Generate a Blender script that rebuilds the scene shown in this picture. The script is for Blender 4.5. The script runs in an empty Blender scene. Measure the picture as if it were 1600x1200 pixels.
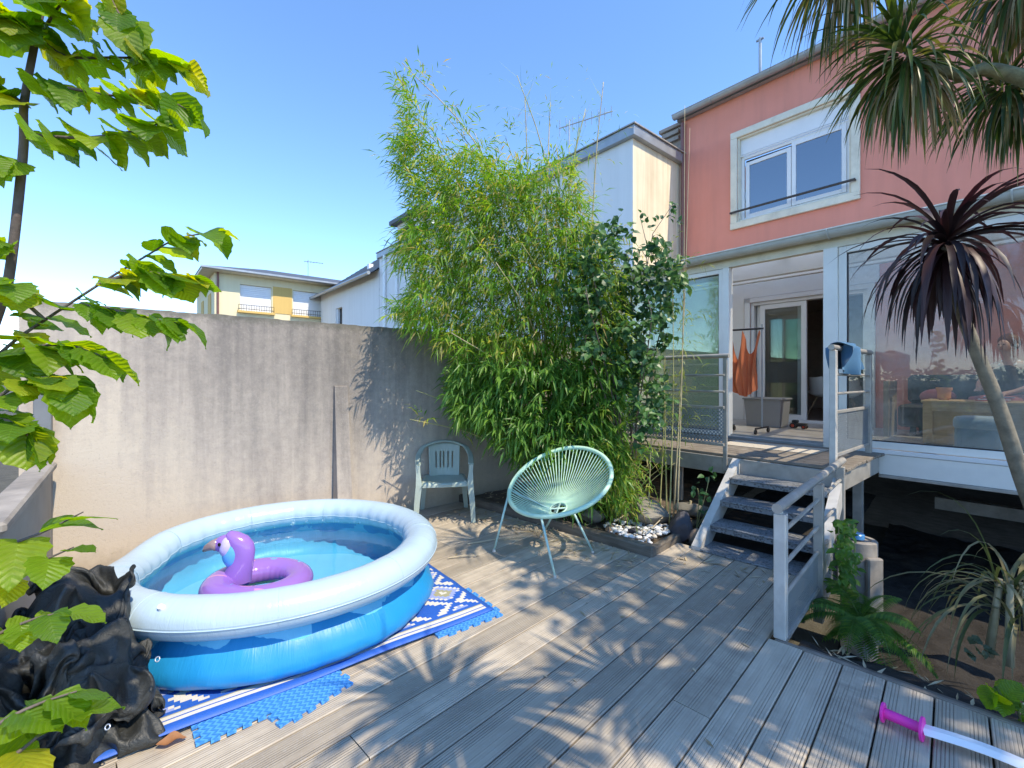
import bpy, bmesh, math, random
from mathutils import Vector, Matrix, Euler, noise
import numpy as np

random.seed(7)
rng = np.random.default_rng(7)
SC = bpy.context.scene
COL = SC.collection
R = math.radians

# ------------------------------------------------------------------ camera, sky, sun, exposure
CAM_H = 1.5
FPX = 712.0          # focal length in pixels of the 1600 px wide photograph
HORIZON = 592.0
cam_data = bpy.data.cameras.new('camera')
cam_data.sensor_width = 36.0
cam_data.lens = FPX / 1600.0 * 36.0
cam_data.shift_y = -(600.0 - HORIZON) / 1600.0
cam_data.clip_start = 0.05
cam_data.clip_end = 2000.0
cam = bpy.data.objects.new('camera', cam_data)
COL.objects.link(cam)
cam.location = (0, 0, CAM_H)
cam.rotation_euler = (R(90), 0, 0)
SC.camera = cam

SUN_AZ = R(-43.0)      # direction towards the sun, measured from +X towards +Y
SUN_EL = R(54.0)
world = bpy.data.worlds.new('World')
SC.world = world
world.use_nodes = True
wn = world.node_tree
wn.nodes.clear()
wo = wn.nodes.new('ShaderNodeOutputWorld')
wb = wn.nodes.new('ShaderNodeBackground')
ws = wn.nodes.new('ShaderNodeTexSky')
ws.sky_type = 'NISHITA'
ws.sun_disc = False
ws.sun_elevation = SUN_EL
ws.sun_rotation = R(90) - SUN_AZ
ws.altitude = 1200.0
ws.air_density = 0.9
ws.dust_density = 0.0
ws.ozone_density = 3.0
wb.inputs['Strength'].default_value = 0.15
whs = wn.nodes.new('ShaderNodeHueSaturation')
whs.inputs['Saturation'].default_value = 1.09     # clear, deep blue summer sky
wn.links.new(ws.outputs[0], whs.inputs['Color'])
wn.links.new(whs.outputs[0], wb.inputs[0])
wn.links.new(wb.outputs[0], wo.inputs[0])

sun_data = bpy.data.lights.new('sun', 'SUN')
sun_data.energy = 2.05
sun_data.angle = R(0.5)
sun_data.color = (1.0, 0.875, 0.67)
sun = bpy.data.objects.new('sun', sun_data)
COL.objects.link(sun)
sdir = Vector((math.cos(SUN_AZ) * math.cos(SUN_EL), math.sin(SUN_AZ) * math.cos(SUN_EL), math.sin(SUN_EL)))
sun.location = sdir * 30
sun.rotation_euler = sdir.to_track_quat('Z', 'Y').to_euler()

SC.view_settings.view_transform = 'Standard'
SC.view_settings.look = 'None'
SC.view_settings.gamma = 1.0
SC.view_settings.exposure = 1.53
SC.view_settings.use_curve_mapping = False
SC.render.engine = 'CYCLES'
SC.cycles.max_bounces = 10
SC.cycles.diffuse_bounces = 4
SC.cycles.glossy_bounces = 4
SC.cycles.transmission_bounces = 6
SC.cycles.transparent_max_bounces = 24
SC.cycles.caustics_reflective = False
SC.cycles.caustics_refractive = False
SC.cycles.use_denoising = True

# ------------------------------------------------------------------ geometry helpers
def px(x, y, d):
    """world point seen at photograph pixel x, y at depth d"""
    return Vector(((x - 800.0) / FPX * d, d, CAM_H + (HORIZON - y) / FPX * d))

def gp(x, y, z=0.0):
    d = (CAM_H - z) * FPX / (y - HORIZON)
    return Vector(((x - 800.0) / FPX * d, d, z))

def frame(origin, ang):
    """frame whose x axis points at ang degrees (from +X to +Y)"""
    return Matrix.Translation(Vector(origin)) @ Matrix.Rotation(R(ang), 4, 'Z')

I4 = Matrix.Identity(4)

class MB:
    def __init__(self, M=None):
        self.v = []; self.f = []; self.mi = []; self.M = M or I4; self.cur = 0
    def add(self, verts, faces):
        o = len(self.v)
        M = self.M
        self.v += [tuple(M @ Vector(p)) for p in verts]
        self.f += [tuple(i + o for i in f) for f in faces]
        self.mi += [self.cur] * len(faces)
        return self
    def box(self, a, b, rot=None, bev=0.0):
        x0, y0, z0 = a; x1, y1, z1 = b
        if x0 > x1: x0, x1 = x1, x0
        if y0 > y1: y0, y1 = y1, y0
        if z0 > z1: z0, z1 = z1, z0
        if bev <= 0:
            vs = [(x0,y0,z0),(x1,y0,z0),(x1,y1,z0),(x0,y1,z0),(x0,y0,z1),(x1,y0,z1),(x1,y1,z1),(x0,y1,z1)]
            fs = [(0,3,2,1),(4,5,6,7),(0,1,5,4),(1,2,6,5),(2,3,7,6),(3,0,4,7)]
        else:
            e = min(bev, (x1-x0)*.45, (y1-y0)*.45, (z1-z0)*.45)
            vs = []; fs = []
            # chamfered box: three insets per corner
            idx = {}
            for ix, X in enumerate((x0, x1)):
                for iy, Y in enumerate((y0, y1)):
                    for iz, Z in enumerate((z0, z1)):
                        sx, sy, sz = (1 if ix == 0 else -1), (1 if iy == 0 else -1), (1 if iz == 0 else -1)
                        idx[ix,iy,iz,0] = len(vs); vs.append((X, Y+sy*e, Z+sz*e))
                        idx[ix,iy,iz,1] = len(vs); vs.append((X+sx*e, Y, Z+sz*e))
                        idx[ix,iy,iz,2] = len(vs); vs.append((X+sx*e, Y+sy*e, Z))
            g = lambda a,b,c,k: idx[a,b,c,k]
            fs += [(g(0,0,0,0),g(0,0,1,0),g(0,1,1,0),g(0,1,0,0)), (g(1,0,0,0),g(1,1,0,0),g(1,1,1,0),g(1,0,1,0)),
                   (g(0,0,0,1),g(1,0,0,1),g(1,0,1,1),g(0,0,1,1)), (g(0,1,0,1),g(0,1,1,1),g(1,1,1,1),g(1,1,0,1)),
                   (g(0,0,0,2),g(0,1,0,2),g(1,1,0,2),g(1,0,0,2)), (g(0,0,1,2),g(1,0,1,2),g(1,1,1,2),g(0,1,1,2))]
            for a_ in (0,1):
                for b_ in (0,1):
                    fs.append((g(0,a_,b_,1),g(0,a_,b_,2),g(1,a_,b_,2),g(1,a_,b_,1)))
                    fs.append((g(a_,0,b_,0),g(a_,0,b_,2),g(a_,1,b_,2),g(a_,1,b_,0)))
                    fs.append((g(a_,b_,0,0),g(a_,b_,0,1),g(a_,b_,1,1),g(a_,b_,1,0)))
            for a_ in (0,1):
                for b_ in (0,1):
                    for c_ in (0,1):
                        fs.append((g(a_,b_,c_,0),g(a_,b_,c_,1),g(a_,b_,c_,2)))
        if rot is not None:
            vs = [tuple(rot @ Vector(p)) for p in vs]
        return self.add(vs, fs)
    def tube(self, pts, rad, seg=8, caps=True, closed=False, prof=None, up=None):
        pts = [Vector(p) for p in pts]
        n = len(pts)
        if not hasattr(rad, '__len__'): rad = [rad] * n
        vs = []; fs = []
        prevn = None
        for i, p in enumerate(pts):
            if closed: t = pts[(i+1) % n] - pts[i-1]
            elif i == 0: t = pts[1] - p
            elif i == n-1: t = p - pts[i-1]
            else: t = pts[i+1] - pts[i-1]
            if t.length < 1e-9: t = Vector((0,0,1))
            t.normalize()
            if prevn is None:
                a = Vector(up) if up is not None else (Vector((0,0,1)) if abs(t.z) < .9 else Vector((1,0,0)))
            else: a = prevn
            nn = a - t * a.dot(t)
            if nn.length < 1e-6: nn = t.orthogonal()
            nn.normalize()
            prevn = nn if up is None else Vector(up)
            bb = t.cross(nn)
            if prof is None:
                for k in range(seg):
                    an = 2*math.pi*k/seg
                    vs.append(p + (nn*math.cos(an) + bb*math.sin(an)) * rad[i])
            else:
                for (u, w) in prof:
                    vs.append(p + (bb*u + nn*w) * rad[i])
        if prof is not None: seg = len(prof)
        m = n if closed else n-1
        for i in range(m):
            j = (i+1) % n
            for k in range(seg):
                l = (k+1) % seg
                fs.append((i*seg+k, i*seg+l, j*seg+l, j*seg+k))
        if caps and not closed:
            fs.append(tuple(reversed(range(seg))))
            fs.append(tuple((n-1)*seg+k for k in range(seg)))
        return self.add([tuple(p) for p in vs], fs)
    def lathe(self, prof, seg=48, c=(0,0,0), sx=1.0, sy=1.0, close=False):
        n = len(prof); vs = []; fs = []
        for k in range(seg):
            a = 2*math.pi*k/seg
            for (r, z) in prof:
                vs.append((c[0]+r*sx*math.cos(a), c[1]+r*sy*math.sin(a), c[2]+z))
        for k in range(seg):
            l = (k+1) % seg
            for i in range(n if close else n-1):
                j = (i+1) % n
                fs.append((k*n+i, l*n+i, l*n+j, k*n+j))
        return self.add(vs, fs)
    def disc(self, c, r, seg=32, up=True):
        vs = [(c[0]+r*math.cos(2*math.pi*k/seg), c[1]+r*math.sin(2*math.pi*k/seg), c[2]) for k in range(seg)]
        return self.add(vs, [tuple(range(seg)) if up else tuple(reversed(range(seg)))])
    def prism(self, poly, z0, z1):
        n = len(poly)
        vs = [(p[0],p[1],z0) for p in poly] + [(p[0],p[1],z1) for p in poly]
        fs = [tuple(reversed(range(n))), tuple(range(n,2*n))]
        fs += [(i,(i+1)%n,(i+1)%n+n,i+n) for i in range(n)]
        return self.add(vs, fs)
    def ico(self, c, r, sub=2, sc=(1,1,1), jit=0.0, fr=2.0, seed=0):
        bm = bmesh.new()
        bmesh.ops.create_icosphere(bm, subdivisions=sub, radius=1.0)
        off = Vector((seed*3.1, seed*1.7, seed*.9))
        vs = []
        for v in bm.verts:
            p = v.co.copy()
            k = 1.0 + (jit * noise.noise(p*fr + off) if jit else 0)
            vs.append((c[0]+p.x*r*sc[0]*k, c[1]+p.y*r*sc[1]*k, c[2]+p.z*r*sc[2]*k))
        fs = [tuple(v.index for v in f.verts) for f in bm.faces]
        bm.free()
        return self.add(vs, fs)
    def build(self, name, mat, parent=None, smooth=False, mats=None, loc=None):
        me = bpy.data.meshes.new(name)
        vs = self.v
        base = None
        me.from_pydata(vs, [], self.f)
        me.update()
        for m in (mats or [mat]): me.materials.append(m)
        if mats:
            me.polygons.foreach_set('material_index', self.mi)
        if smooth:
            me.polygons.foreach_set('use_smooth', [True]*len(me.polygons))
            if smooth == 'auto':
                pass
        o = bpy.data.objects.new(name, me)
        COL.objects.link(o)
        adopt(o, parent)
        return o

def smooth_by_angle(o, ang=35):
    bm = bmesh.new(); bm.from_mesh(o.data)
    for e in bm.edges:
        if len(e.link_faces) == 2 and e.calc_face_angle(0) > R(ang): e.smooth = False
        else: e.smooth = True
    for f in bm.faces: f.smooth = True
    bm.to_mesh(o.data); bm.free()
    return o

def adopt(o, parent):
    """children are modelled in world coordinates; keep them there whatever the base of their thing"""
    if parent is not None:
        o.parent = parent
        if parent.type == 'EMPTY': o.matrix_parent_inverse = Matrix.Translation(-parent.location)
    return o

def empty(name, loc=(0,0,0)):
    o = bpy.data.objects.new(name, None)
    COL.objects.link(o); o.empty_display_size = .1
    o.location = loc
    return o

def thing(name, label, cat, group=None, loc=(0,0,0)):
    """an Empty at the base of a thing that parents its parts"""
    o = empty(name, loc)
    return tag(o, label, cat, group)

def tag(o, label=None, cat=None, group=None, kind=None):
    if label: o['label'] = label
    if cat: o['category'] = cat
    if group: o['group'] = group
    if kind: o['kind'] = kind
    return o

def link_copy(me_obj, name, parent, M):
    o = bpy.data.objects.new(name, me_obj.data if hasattr(me_obj, 'data') else me_obj)
    COL.objects.link(o)
    adopt(o, parent)
    o.matrix_basis = M
    return o

def bez(pts, n):
    """catmull-rom through pts"""
    P = [Vector(p) for p in pts]
    P = [P[0]*2-P[1]] + P + [P[-1]*2-P[-2]]
    out = []
    m = len(P)-3
    for i in range(n):
        t = i/(n-1)*m; k = min(int(t), m-1); t -= k
        a,b,c,d = P[k],P[k+1],P[k+2],P[k+3]
        out.append(.5*((2*b)+(c-a)*t+(2*a-5*b+4*c-d)*t*t+(3*b-a-3*c+d)*t*t*t))
    return out

# ------------------------------------------------------------------ material helpers
class NT:
    def __init__(self, name):
        self.m = bpy.data.materials.new(name); self.m.use_nodes = True
        self.t = self.m.node_tree; self.t.nodes.clear()
        self.out = self.t.nodes.new('ShaderNodeOutputMaterial')
    def n(self, typ, **kw):
        nd = self.t.nodes.new(typ)
        for k, v in kw.items(): setattr(nd, k, v)
        return nd
    def l(self, a, b): self.t.links.new(a, b)
    def set(self, nd, **kw):
        for k, v in kw.items():
            k = k.replace('_', ' ')
            s = nd.inputs[k]
            if hasattr(v, 'is_linked') or hasattr(v, 'links'): self.l(v, s)
            else: s.default_value = (*v, 1.0) if (isinstance(v, tuple) and len(v) == 3 and s.type == 'RGBA') else v
        return nd
    def math(self, op, a, b=None, c=None, clamp=False):
        nd = self.n('ShaderNodeMath', operation=op, use_clamp=clamp)
        for i, v in enumerate((a, b, c)):
            if v is None: continue
            if hasattr(v, 'links'): self.l(v, nd.inputs[i])
            else: nd.inputs[i].default_value = v
        return nd.outputs[0]
    def coord(self, kind='Object', scale=(1,1,1), rot=(0,0,0), loc=(0,0,0)):
        tc = self.n('ShaderNodeTexCoord'); mp = self.n('ShaderNodeMapping')
        self.l(tc.outputs[kind], mp.inputs[0])
        mp.inputs['Scale'].default_value = scale; mp.inputs['Rotation'].default_value = rot; mp.inputs['Location'].default_value = loc
        return mp.outputs[0]
    def sep(self, v):
        s = self.n('ShaderNodeSeparateXYZ'); self.l(v, s.inputs[0]); return s.outputs
    def noise(self, vec=None, scale=5.0, detail=4.0, rough=.55, dist=0.0):
        nd = self.n('ShaderNodeTexNoise')
        if vec is not None: self.l(vec, nd.inputs['Vector'])
        nd.inputs['Scale'].default_value = scale; nd.inputs['Detail'].default_value = detail
        nd.inputs['Roughness'].default_value = rough; nd.inputs['Distortion'].default_value = dist
        return nd.outputs[0]
    def ramp(self, fac, stops, interp='LINEAR'):
        nd = self.n('ShaderNodeValToRGB'); nd.color_ramp.interpolation = interp
        el = nd.color_ramp.elements
        while len(el) > 1: el.remove(el[-1])
        el[0].position = stops[0][0]; el[0].color = (*stops[0][1], 1) if len(stops[0][1]) == 3 else stops[0][1]
        for p, c in stops[1:]:
            e = el.new(p); e.color = (*c, 1)
        self.l(fac, nd.inputs[0])
        return nd.outputs[0]
    def mix(self, fac, a, b, mode='MIX'):
        nd = self.n('ShaderNodeMix', data_type='RGBA', blend_type=mode)
        for s, v in ((nd.inputs[0], fac), (nd.inputs[6], a), (nd.inputs[7], b)):
            if hasattr(v, 'links'): self.l(v, s)
            else: s.default_value = (*v, 1.0) if isinstance(v, tuple) else v
        return nd.outputs[2]
    def mr(self, v, a, b, c=0.0, d=1.0):
        nd = self.n('ShaderNodeMapRange'); self.l(v, nd.inputs[0])
        for i, x in enumerate((a,b,c,d)): nd.inputs[i+1].default_value = x
        return nd.outputs[0]
    def bump(self, h, strength=.3, dist=.01, normal=None):
        nd = self.n('ShaderNodeBump'); self.l(h, nd.inputs['Height'])
        nd.inputs['Strength'].default_value = strength; nd.inputs['Distance'].default_value = dist
        if normal is not None: self.l(normal, nd.inputs['Normal'])
        return nd.outputs[0]
    def bsdf(self, color, rough=.7, normal=None, **kw):
        p = self.n('ShaderNodeBsdfPrincipled')
        for s, v in ((p.inputs['Base Color'], color), (p.inputs['Roughness'], rough)):
            if hasattr(v, 'links'): self.l(v, s)
            else: s.default_value = (*v, 1.0) if isinstance(v, tuple) else v
        if normal is not None: self.l(normal, p.inputs['Normal'])
        for k, v in kw.items():
            s = p.inputs[k.replace('_', ' ')]
            if hasattr(v, 'links'): self.l(v, s)
            else: s.default_value = v
        self.p = p
        return p.outputs[0]
    def done(self, shader):
        self.l(shader, self.out.inputs[0]); return self.m
    def mixsh(self, fac, a, b):
        nd = self.n('ShaderNodeMixShader')
        if hasattr(fac, 'links'): self.l(fac, nd.inputs[0])
        else: nd.inputs[0].default_value = fac
        self.l(a, nd.inputs[1]); self.l(b, nd.inputs[2]); return nd.outputs[0]

def plain(name, col, rough=.6, var=.12, scale=6.0, bump=.1, bscale=40.0, metallic=0.0, dirt=None, dirt_amt=.5, dscale=2.0, **kw):
    """painted / plastic / plaster surface: base colour with soft variation, fine relief and optional dirt"""
    t = NT(name); v = t.coord('Object')
    n1 = t.noise(v, scale, 5, .6)
    lo = tuple(c*(1-var) for c in col); hi = tuple(min(1, c*(1+var)) for c in col)
    c = t.ramp(n1, [(.3, lo), (.7, hi)])
    if dirt:
        n3 = t.noise(v, dscale, 8, .65)
        c = t.mix(t.mr(n3, .5, .72, 0, dirt_amt), c, dirt)
    n2 = t.noise(v, bscale, 4, .6)
    r = t.mr(n1, .3, .7, max(0, rough-.08), min(1, rough+.08))
    return t.done(t.bsdf(c, r, t.bump(n2, bump, .005), Metallic=metallic, **kw))

def leafmat(name, cols, rough=.45, trans=.35, tval=1.9, vein=False, bump=None):
    """leaf: colour differs leaf by leaf, light passes through"""
    t = NT(name)
    g = t.n('ShaderNodeNewGeometry')
    oi = t.n('ShaderNodeObjectInfo')
    rnd = t.math('FRACT', t.math('ADD', g.outputs['Random Per Island'], oi.outputs['Random']))
    n = len(cols)
    c = t.ramp(rnd, [(i/(n-1), cols[i]) for i in range(n)])
    nrm = None
    if vein:
        v = t.coord('Object'); s = t.sep(v)
        ax = t.math('ABSOLUTE', s[0])
        ph = t.math('SUBTRACT', s[1], t.math('MULTIPLY', ax, .85))
        w = t.math('PINGPONG', t.math('ADD', ph, t.math('MULTIPLY', t.noise(v, 2.5, 2, .5), .10)), .068)
        ridge = t.mr(w, 0, .02, 1, 0)
        mid = t.mr(ax, 0, .02, 1, 0)
        rr = t.math('MAXIMUM', ridge, mid)
        c = t.mix(t.math('MULTIPLY', rr, .15), c, tuple(min(1, x*1.7+.02) for x in cols[len(cols)//2]))
        nz = t.noise(v, 30, 3, .6)
        h = t.math('ADD', t.mr(w, 0, .055, 0, 1), t.math('MULTIPLY', nz, .5))
        nrm = t.bump(h, .28, .010)
    n2 = t.noise(t.coord('Object'), 3.0, 3, .5)
    c = t.mix(t.mr(n2, .45, .8, 0, .3), c, tuple(x*.6 for x in cols[0]))
    b = t.bsdf(c, rough, nrm)
    tr = t.n('ShaderNodeBsdfTranslucent')
    hsv = t.n('ShaderNodeHueSaturation'); t.l(c, hsv.inputs['Color'])
    hsv.inputs['Hue'].default_value = .478; hsv.inputs['Saturation'].default_value = 1.12; hsv.inputs['Value'].default_value = tval
    t.l(hsv.outputs[0], tr.inputs[0])
    if nrm is not None: t.l(nrm, tr.inputs['Normal'])
    return t.done(t.mixsh(trans, b, tr.outputs[0]))

# ------------------------------------------------------------------ frames of the place
HF = frame((3.0, 6.24, 0), -49.87)     # house: x along the glass front, y into the house
WF = frame((-1.095, 5.2, 0), 40.25)    # garden wall: x along it, y behind it
DF = frame((1.54, 2.62, 0), -44.03)    # deck: x across the boards, y along them
def hp(s, y, z): return HF @ Vector((s, y, z))
def wp(s, y, z): return WF @ Vector((s, y, z))
def dp(x, y, z): return DF @ Vector((x, y, z))

# ------------------------------------------------------------------ materials of the setting
def wood_deck():
    t = NT('weathered_deck_wood'); v = t.coord('Object'); s = t.sep(v)
    oi = t.n('ShaderNodeObjectInfo')
    off = t.math('MULTIPLY', oi.outputs['Random'], 37.0)
    cmb = t.n('ShaderNodeCombineXYZ')
    t.l(t.math('MULTIPLY', s[0], 60.0), cmb.inputs[0]); t.l(t.math('ADD', t.math('MULTIPLY', s[1], 9.0), off), cmb.inputs[1]); t.l(off, cmb.inputs[2])
    grain = t.noise(cmb.outputs[0], 1.0, 7, .65, .6)
    cm2 = t.n('ShaderNodeCombineXYZ')
    t.l(t.math('MULTIPLY', s[0], 6.0), cm2.inputs[0]); t.l(t.math('ADD', t.math('MULTIPLY', s[1], 15.0), off), cm2.inputs[1]); t.l(off, cm2.inputs[2])
    blot = t.noise(cm2.outputs[0], 1.0, 6, .6)
    base = t.ramp(grain, [(.2, (.37, .30, .215)), (.5, (.475, .395, .285)), (.8, (.58, .495, .37))])
    warm = t.mix(t.mr(blot, .4, .72, 0, .7), base, (.34, .275, .20))
    wtone = t.mr(oi.outputs['Random'], 0, 1, .78, 1.14)
    hv = t.n('ShaderNodeHueSaturation'); t.l(warm, hv.inputs['Color']); t.l(wtone, hv.inputs['Value']); hv.inputs['Saturation'].default_value = .85
    # milled grooves along the board
    gw = t.math('PINGPONG', s[0], .0062)
    groove = t.mr(gw, 0, .0028, 1, 0)
    cm3 = t.n('ShaderNodeCombineXYZ'); t.l(t.math('MULTIPLY', s[0], 26.0), cm3.inputs[0]); t.l(t.math('ADD', t.math('MULTIPLY', s[1], 1.7), off), cm3.inputs[1]); t.l(off, cm3.inputs[2])
    gm = t.noise(cm3.outputs[0], 1.0, 2, .5)
    gamt = t.math('MULTIPLY', groove, t.mr(gm, .42, .6, .12, 1.0))
    c = t.mix(t.math('MULTIPLY', gamt, .62), hv.outputs[0], (.075, .066, .056))
    wear = t.noise(t.coord('Object', (1, 4.6, 1)), 30, 6, .7)
    dirt = t.noise(t.coord('Object', (1, 4.6, 1), loc=(3, 7, 1)), 3.2, 6, .65)
    c = t.mix(t.mr(dirt, .48, .72, 0, .5), c, (.20, .175, .145))
    c = t.mix(t.mr(wear, .56, .75, 0, .4), c, (.47, .45, .42))
    h = t.math('SUBTRACT', t.math('MULTIPLY', grain, .5), gamt)
    return t.done(t.bsdf(c, t.mr(grain, .2, .8, .6, .85), t.bump(h, .7, .004)))
M_DECK = wood_deck()

def wood(name, a, b, sc=(30, 30, 2.0), rough=.7, axis=None, bump=.35):
    t = NT(name); v = t.coord('Object', sc)
    g = t.noise(v, 1.0, 6, .65, .5)
    n2 = t.noise(t.coord('Object'), 5, 5, .6)
    c = t.ramp(g, [(.25, a), (.75, b)])
    c = t.mix(t.mr(n2, .45, .75, 0, .45), c, tuple(x*.55 for x in a))
    return t.done(t.bsdf(c, rough, t.bump(g, bump, .004)))
M_SLEEPER = wood('weathered_sleeper', (.07, .058, .045), (.21, .18, .145), (4, 4, 30))
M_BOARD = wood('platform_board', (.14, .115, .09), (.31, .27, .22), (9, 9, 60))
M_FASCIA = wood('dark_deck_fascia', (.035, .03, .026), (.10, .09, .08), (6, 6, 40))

def concrete_wall():
    t = NT('stained_concrete'); v = t.coord('Object')
    # coordinates along the wall (local x) and height
    s = t.sep(v)
    cm = t.n('ShaderNodeCombineXYZ'); t.l(t.math('MULTIPLY', s[0], 3.1), cm.inputs[0]); t.l(t.math('MULTIPLY', s[2], .42), cm.inputs[2])
    streak = t.noise(cm.outputs[0], 1.0, 6, .62, .35)
    cmb = t.n('ShaderNodeCombineXYZ'); t.l(t.math('MULTIPLY', s[0], 11.0), cmb.inputs[0]); t.l(t.math('MULTIPLY', s[2], .6), cmb.inputs[2])
    fine = t.noise(cmb.outputs[0], 1.0, 4, .6, .4)
    gran = t.noise(v, 55, 6, .75)
    mott = t.noise(v, 13, 8, .72)
    # the dark weather film thins out towards the foot of the wall and the far left, where it was scrubbed
    film = t.math('ADD', t.mr(s[2], .25, 1.7, -.26, .20), t.mr(s[0], -2.75, -1.7, -.33, .08))
    film = t.math('ADD', film, t.mr(s[0], -.35, .3, 0, -.22))
    k = t.math('ADD', t.math('ADD', t.math('MULTIPLY', streak, .80), t.math('SUBTRACT', t.math('MULTIPLY', fine, .46), .15)), film)
    k = t.math('ADD', k, t.math('MULTIPLY', t.math('SUBTRACT', mott, .5), .5))
    c = t.ramp(k, [(.16, (.55, .475, .385)), (.42, (.41, .355, .305)), (.64, (.275, .242, .215)), (.88, (.165, .148, .137))])
    c = t.mix(t.mr(gran, .54, .72, 0, .34), c, (.48, .44, .39))
    c = t.mix(t.mr(gran, .44, .3, 0, .30), c, (.13, .118, .108))
    c = t.mix(t.math('MULTIPLY', t.mr(t.math('ADD', s[2], t.math('MULTIPLY', mott, .25)), .16, .34, 1, 0), .5), c, (.17, .145, .115))
    c = t.mix(t.math('MULTIPLY', t.mr(t.math('ADD', s[2], t.math('MULTIPLY', mott, .2)), 2.08, 2.15, 0, 1), .6), c, (.10, .10, .075))
    h = t.math('ADD', gran, t.math('MULTIPLY', mott, .8))
    return t.done(t.bsdf(c, .9, t.bump(h, .45, .006)))
M_WALL = concrete_wall()
M_CONC = plain('grey_concrete', (.30, .27, .235), .9, .25, 7, .5, 50, dirt=(.12, .105, .09), dirt_amt=.6)
M_CONC_PANEL = plain('smooth_concrete_panel', (.34, .31, .27), .8, .12, 3, .2, 30, dirt=(.2, .18, .15))

def render_pink():
    t = NT('pink_render'); v = t.coord('Object')
    g = t.noise(v, 160, 4, .7); m = t.noise(v, 1.1, 6, .6); s = t.noise(t.coord('Object', (5, 5, .5)), 1.0, 4, .6)
    c = t.ramp(m, [(.3, (.74, .262, .18)), (.7, (.80, .30, .215))])
    c = t.mix(t.mr(s, .45, .75, 0, .5), c, (.62, .235, .17))
    c = t.mix(t.mr(g, .35, .7, 0, .14), c, (.78, .40, .32))
    return t.done(t.bsdf(c, .93, t.bump(g, .5, .004)))
M_PINK = render_pink()
def render_stained(name, base, stain, amt=.6):
    t = NT(name); v = t.coord('Object')
    g = t.noise(v, 90, 4, .7); s = t.noise(t.coord('Object', (7, 7, .35)), 1.0, 6, .65); m = t.noise(v, 1.5, 5, .6)
    c = t.mix(t.mr(t.math('ADD', t.math('MULTIPLY', s, .7), t.math('MULTIPLY', m, .3)), .42, .66, 0, amt), base, stain)
    return t.done(t.bsdf(c, .9, t.bump(g, .3, .004)))
M_CREAM = render_stained('streaked_cream_render', (.78, .68, .50), (.50, .39, .24), .75)
M_WHITE_WALL = render_stained('white_render', (.78, .78, .77), (.62, .62, .60), .35)
M_YELLOW = render_stained('pale_yellow_render', (.76, .67, .44), (.66, .56, .36), .4)
M_OCHRE = render_stained('ochre_render', (.66, .45, .15), (.55, .36, .12), .4)
M_TRIM = plain('cream_window_trim', (.76, .70, .56), .7, .08, 5, .15, 60, dirt=(.42, .37, .28), dirt_amt=.4, dscale=4)
M_WHITE = plain('white_pvc', (.80, .80, .79), .35, .03, 4, .03, 30)
M_INWHITE = plain('white_interior_paint', (.80, .79, .76), .6, .03, 3, .04, 30)
M_POST = plain('pale_blue_grey_paint', (.86, .83, .76), .45, .06, 4, .05, 40, dirt=(.40, .42, .42), dirt_amt=.3)
M_GALV = plain('galvanised_steel', (.41, .385, .345), .48, .16, 9, .08, 60, metallic=.35, dirt=(.22, .22, .21), dirt_amt=.4, dscale=5)
M_GALV_L = plain('pale_galvanised_steel', (.58, .56, .52), .5, .12, 7, .08, 60, metallic=.25, dirt=(.30, .29, .27), dirt_amt=.4, dscale=5)
M_ZINC = plain('weathered_zinc', (.36, .39, .41), .45, .14, 4, .06, 30, metallic=.5)
M_GUTTER = plain('pale_gutter_pvc', (.55, .56, .52), .45, .1, 4, .05, 30, dirt=(.25, .23, .17), dirt_amt=.5, dscale=4)
M_LICHEN = plain('lichen_roof_edge', (.42, .41, .38), .9, .35, 14, .6, 40, dirt=(.09, .09, .07), dirt_amt=.85, dscale=9)
M_SLATE = plain('slate', (.085, .09, .10), .55, .25, 8, .3, 20)
M_BLACKM = plain('black_metal', (.02, .02, .022), .4, .1)
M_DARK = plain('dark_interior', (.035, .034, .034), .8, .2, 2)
M_BROWN = plain('brown_pipe', (.20, .085, .07), .5, .15, 4)
M_SHUTTER = plain('white_roller_shutter', (.82, .83, .85), .5, .03)
M_RUST = plain('aged_iron', (.06, .052, .05), .6, .3, 20, .3, 60)
M_TERRA = plain('terracotta', (.62, .27, .12), .8, .1, 8)
M_BRICK = plain('dark_brick', (.10, .075, .06), .9, .3, 6, .4, 20)

def glassmat(name, tint=(.93, .97, .96), refl=1.0, rough=0.0, dirt=.04):
    t = NT(name)
    tr = t.n('ShaderNodeBsdfTransparent'); tr.inputs[0].default_value = (*tint, 1)
    gl = t.n('ShaderNodeBsdfGlossy'); gl.inputs['Roughness'].default_value = rough
    fr = t.n('ShaderNodeFresnel'); fr.inputs[0].default_value = 1.52
    f = t.math('MULTIPLY', fr.outputs[0], refl, clamp=True)
    sh = t.mixsh(f, tr.outputs[0], gl.outputs[0])
    if dirt > 0:
        df = t.n('ShaderNodeBsdfDiffuse'); df.inputs[0].default_value = (.75, .77, .72, 1)
        nz = t.noise(t.coord('Object'), 1.6, 6, .65)
        sh = t.mixsh(t.mr(nz, .35, .8, dirt*.3, dirt*2.0), sh, df.outputs[0])
    return t.done(sh)
M_GLASS = glassmat('veranda_glass', (.94, .96, .94), 1.2, 0, .17)
M_GLASS_L = glassmat('greenish_veranda_glass', (.82, .91, .82), 2.2, 0, .07)
M_PANE = glassmat('inner_door_glass', (.85, .9, .9), 2.2, 0, .01)
def mirror_glass():
    t = NT('sky_reflecting_window_glass')
    v = t.coord('Object'); nz = t.noise(v, .8, 3, .5)
    return t.done(t.bsdf((.012, .02, .035), .02, t.bump(nz, .02, .02), Specular_IOR_Level=1.0, IOR=2.2))
M_MIRROR = mirror_glass()

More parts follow.
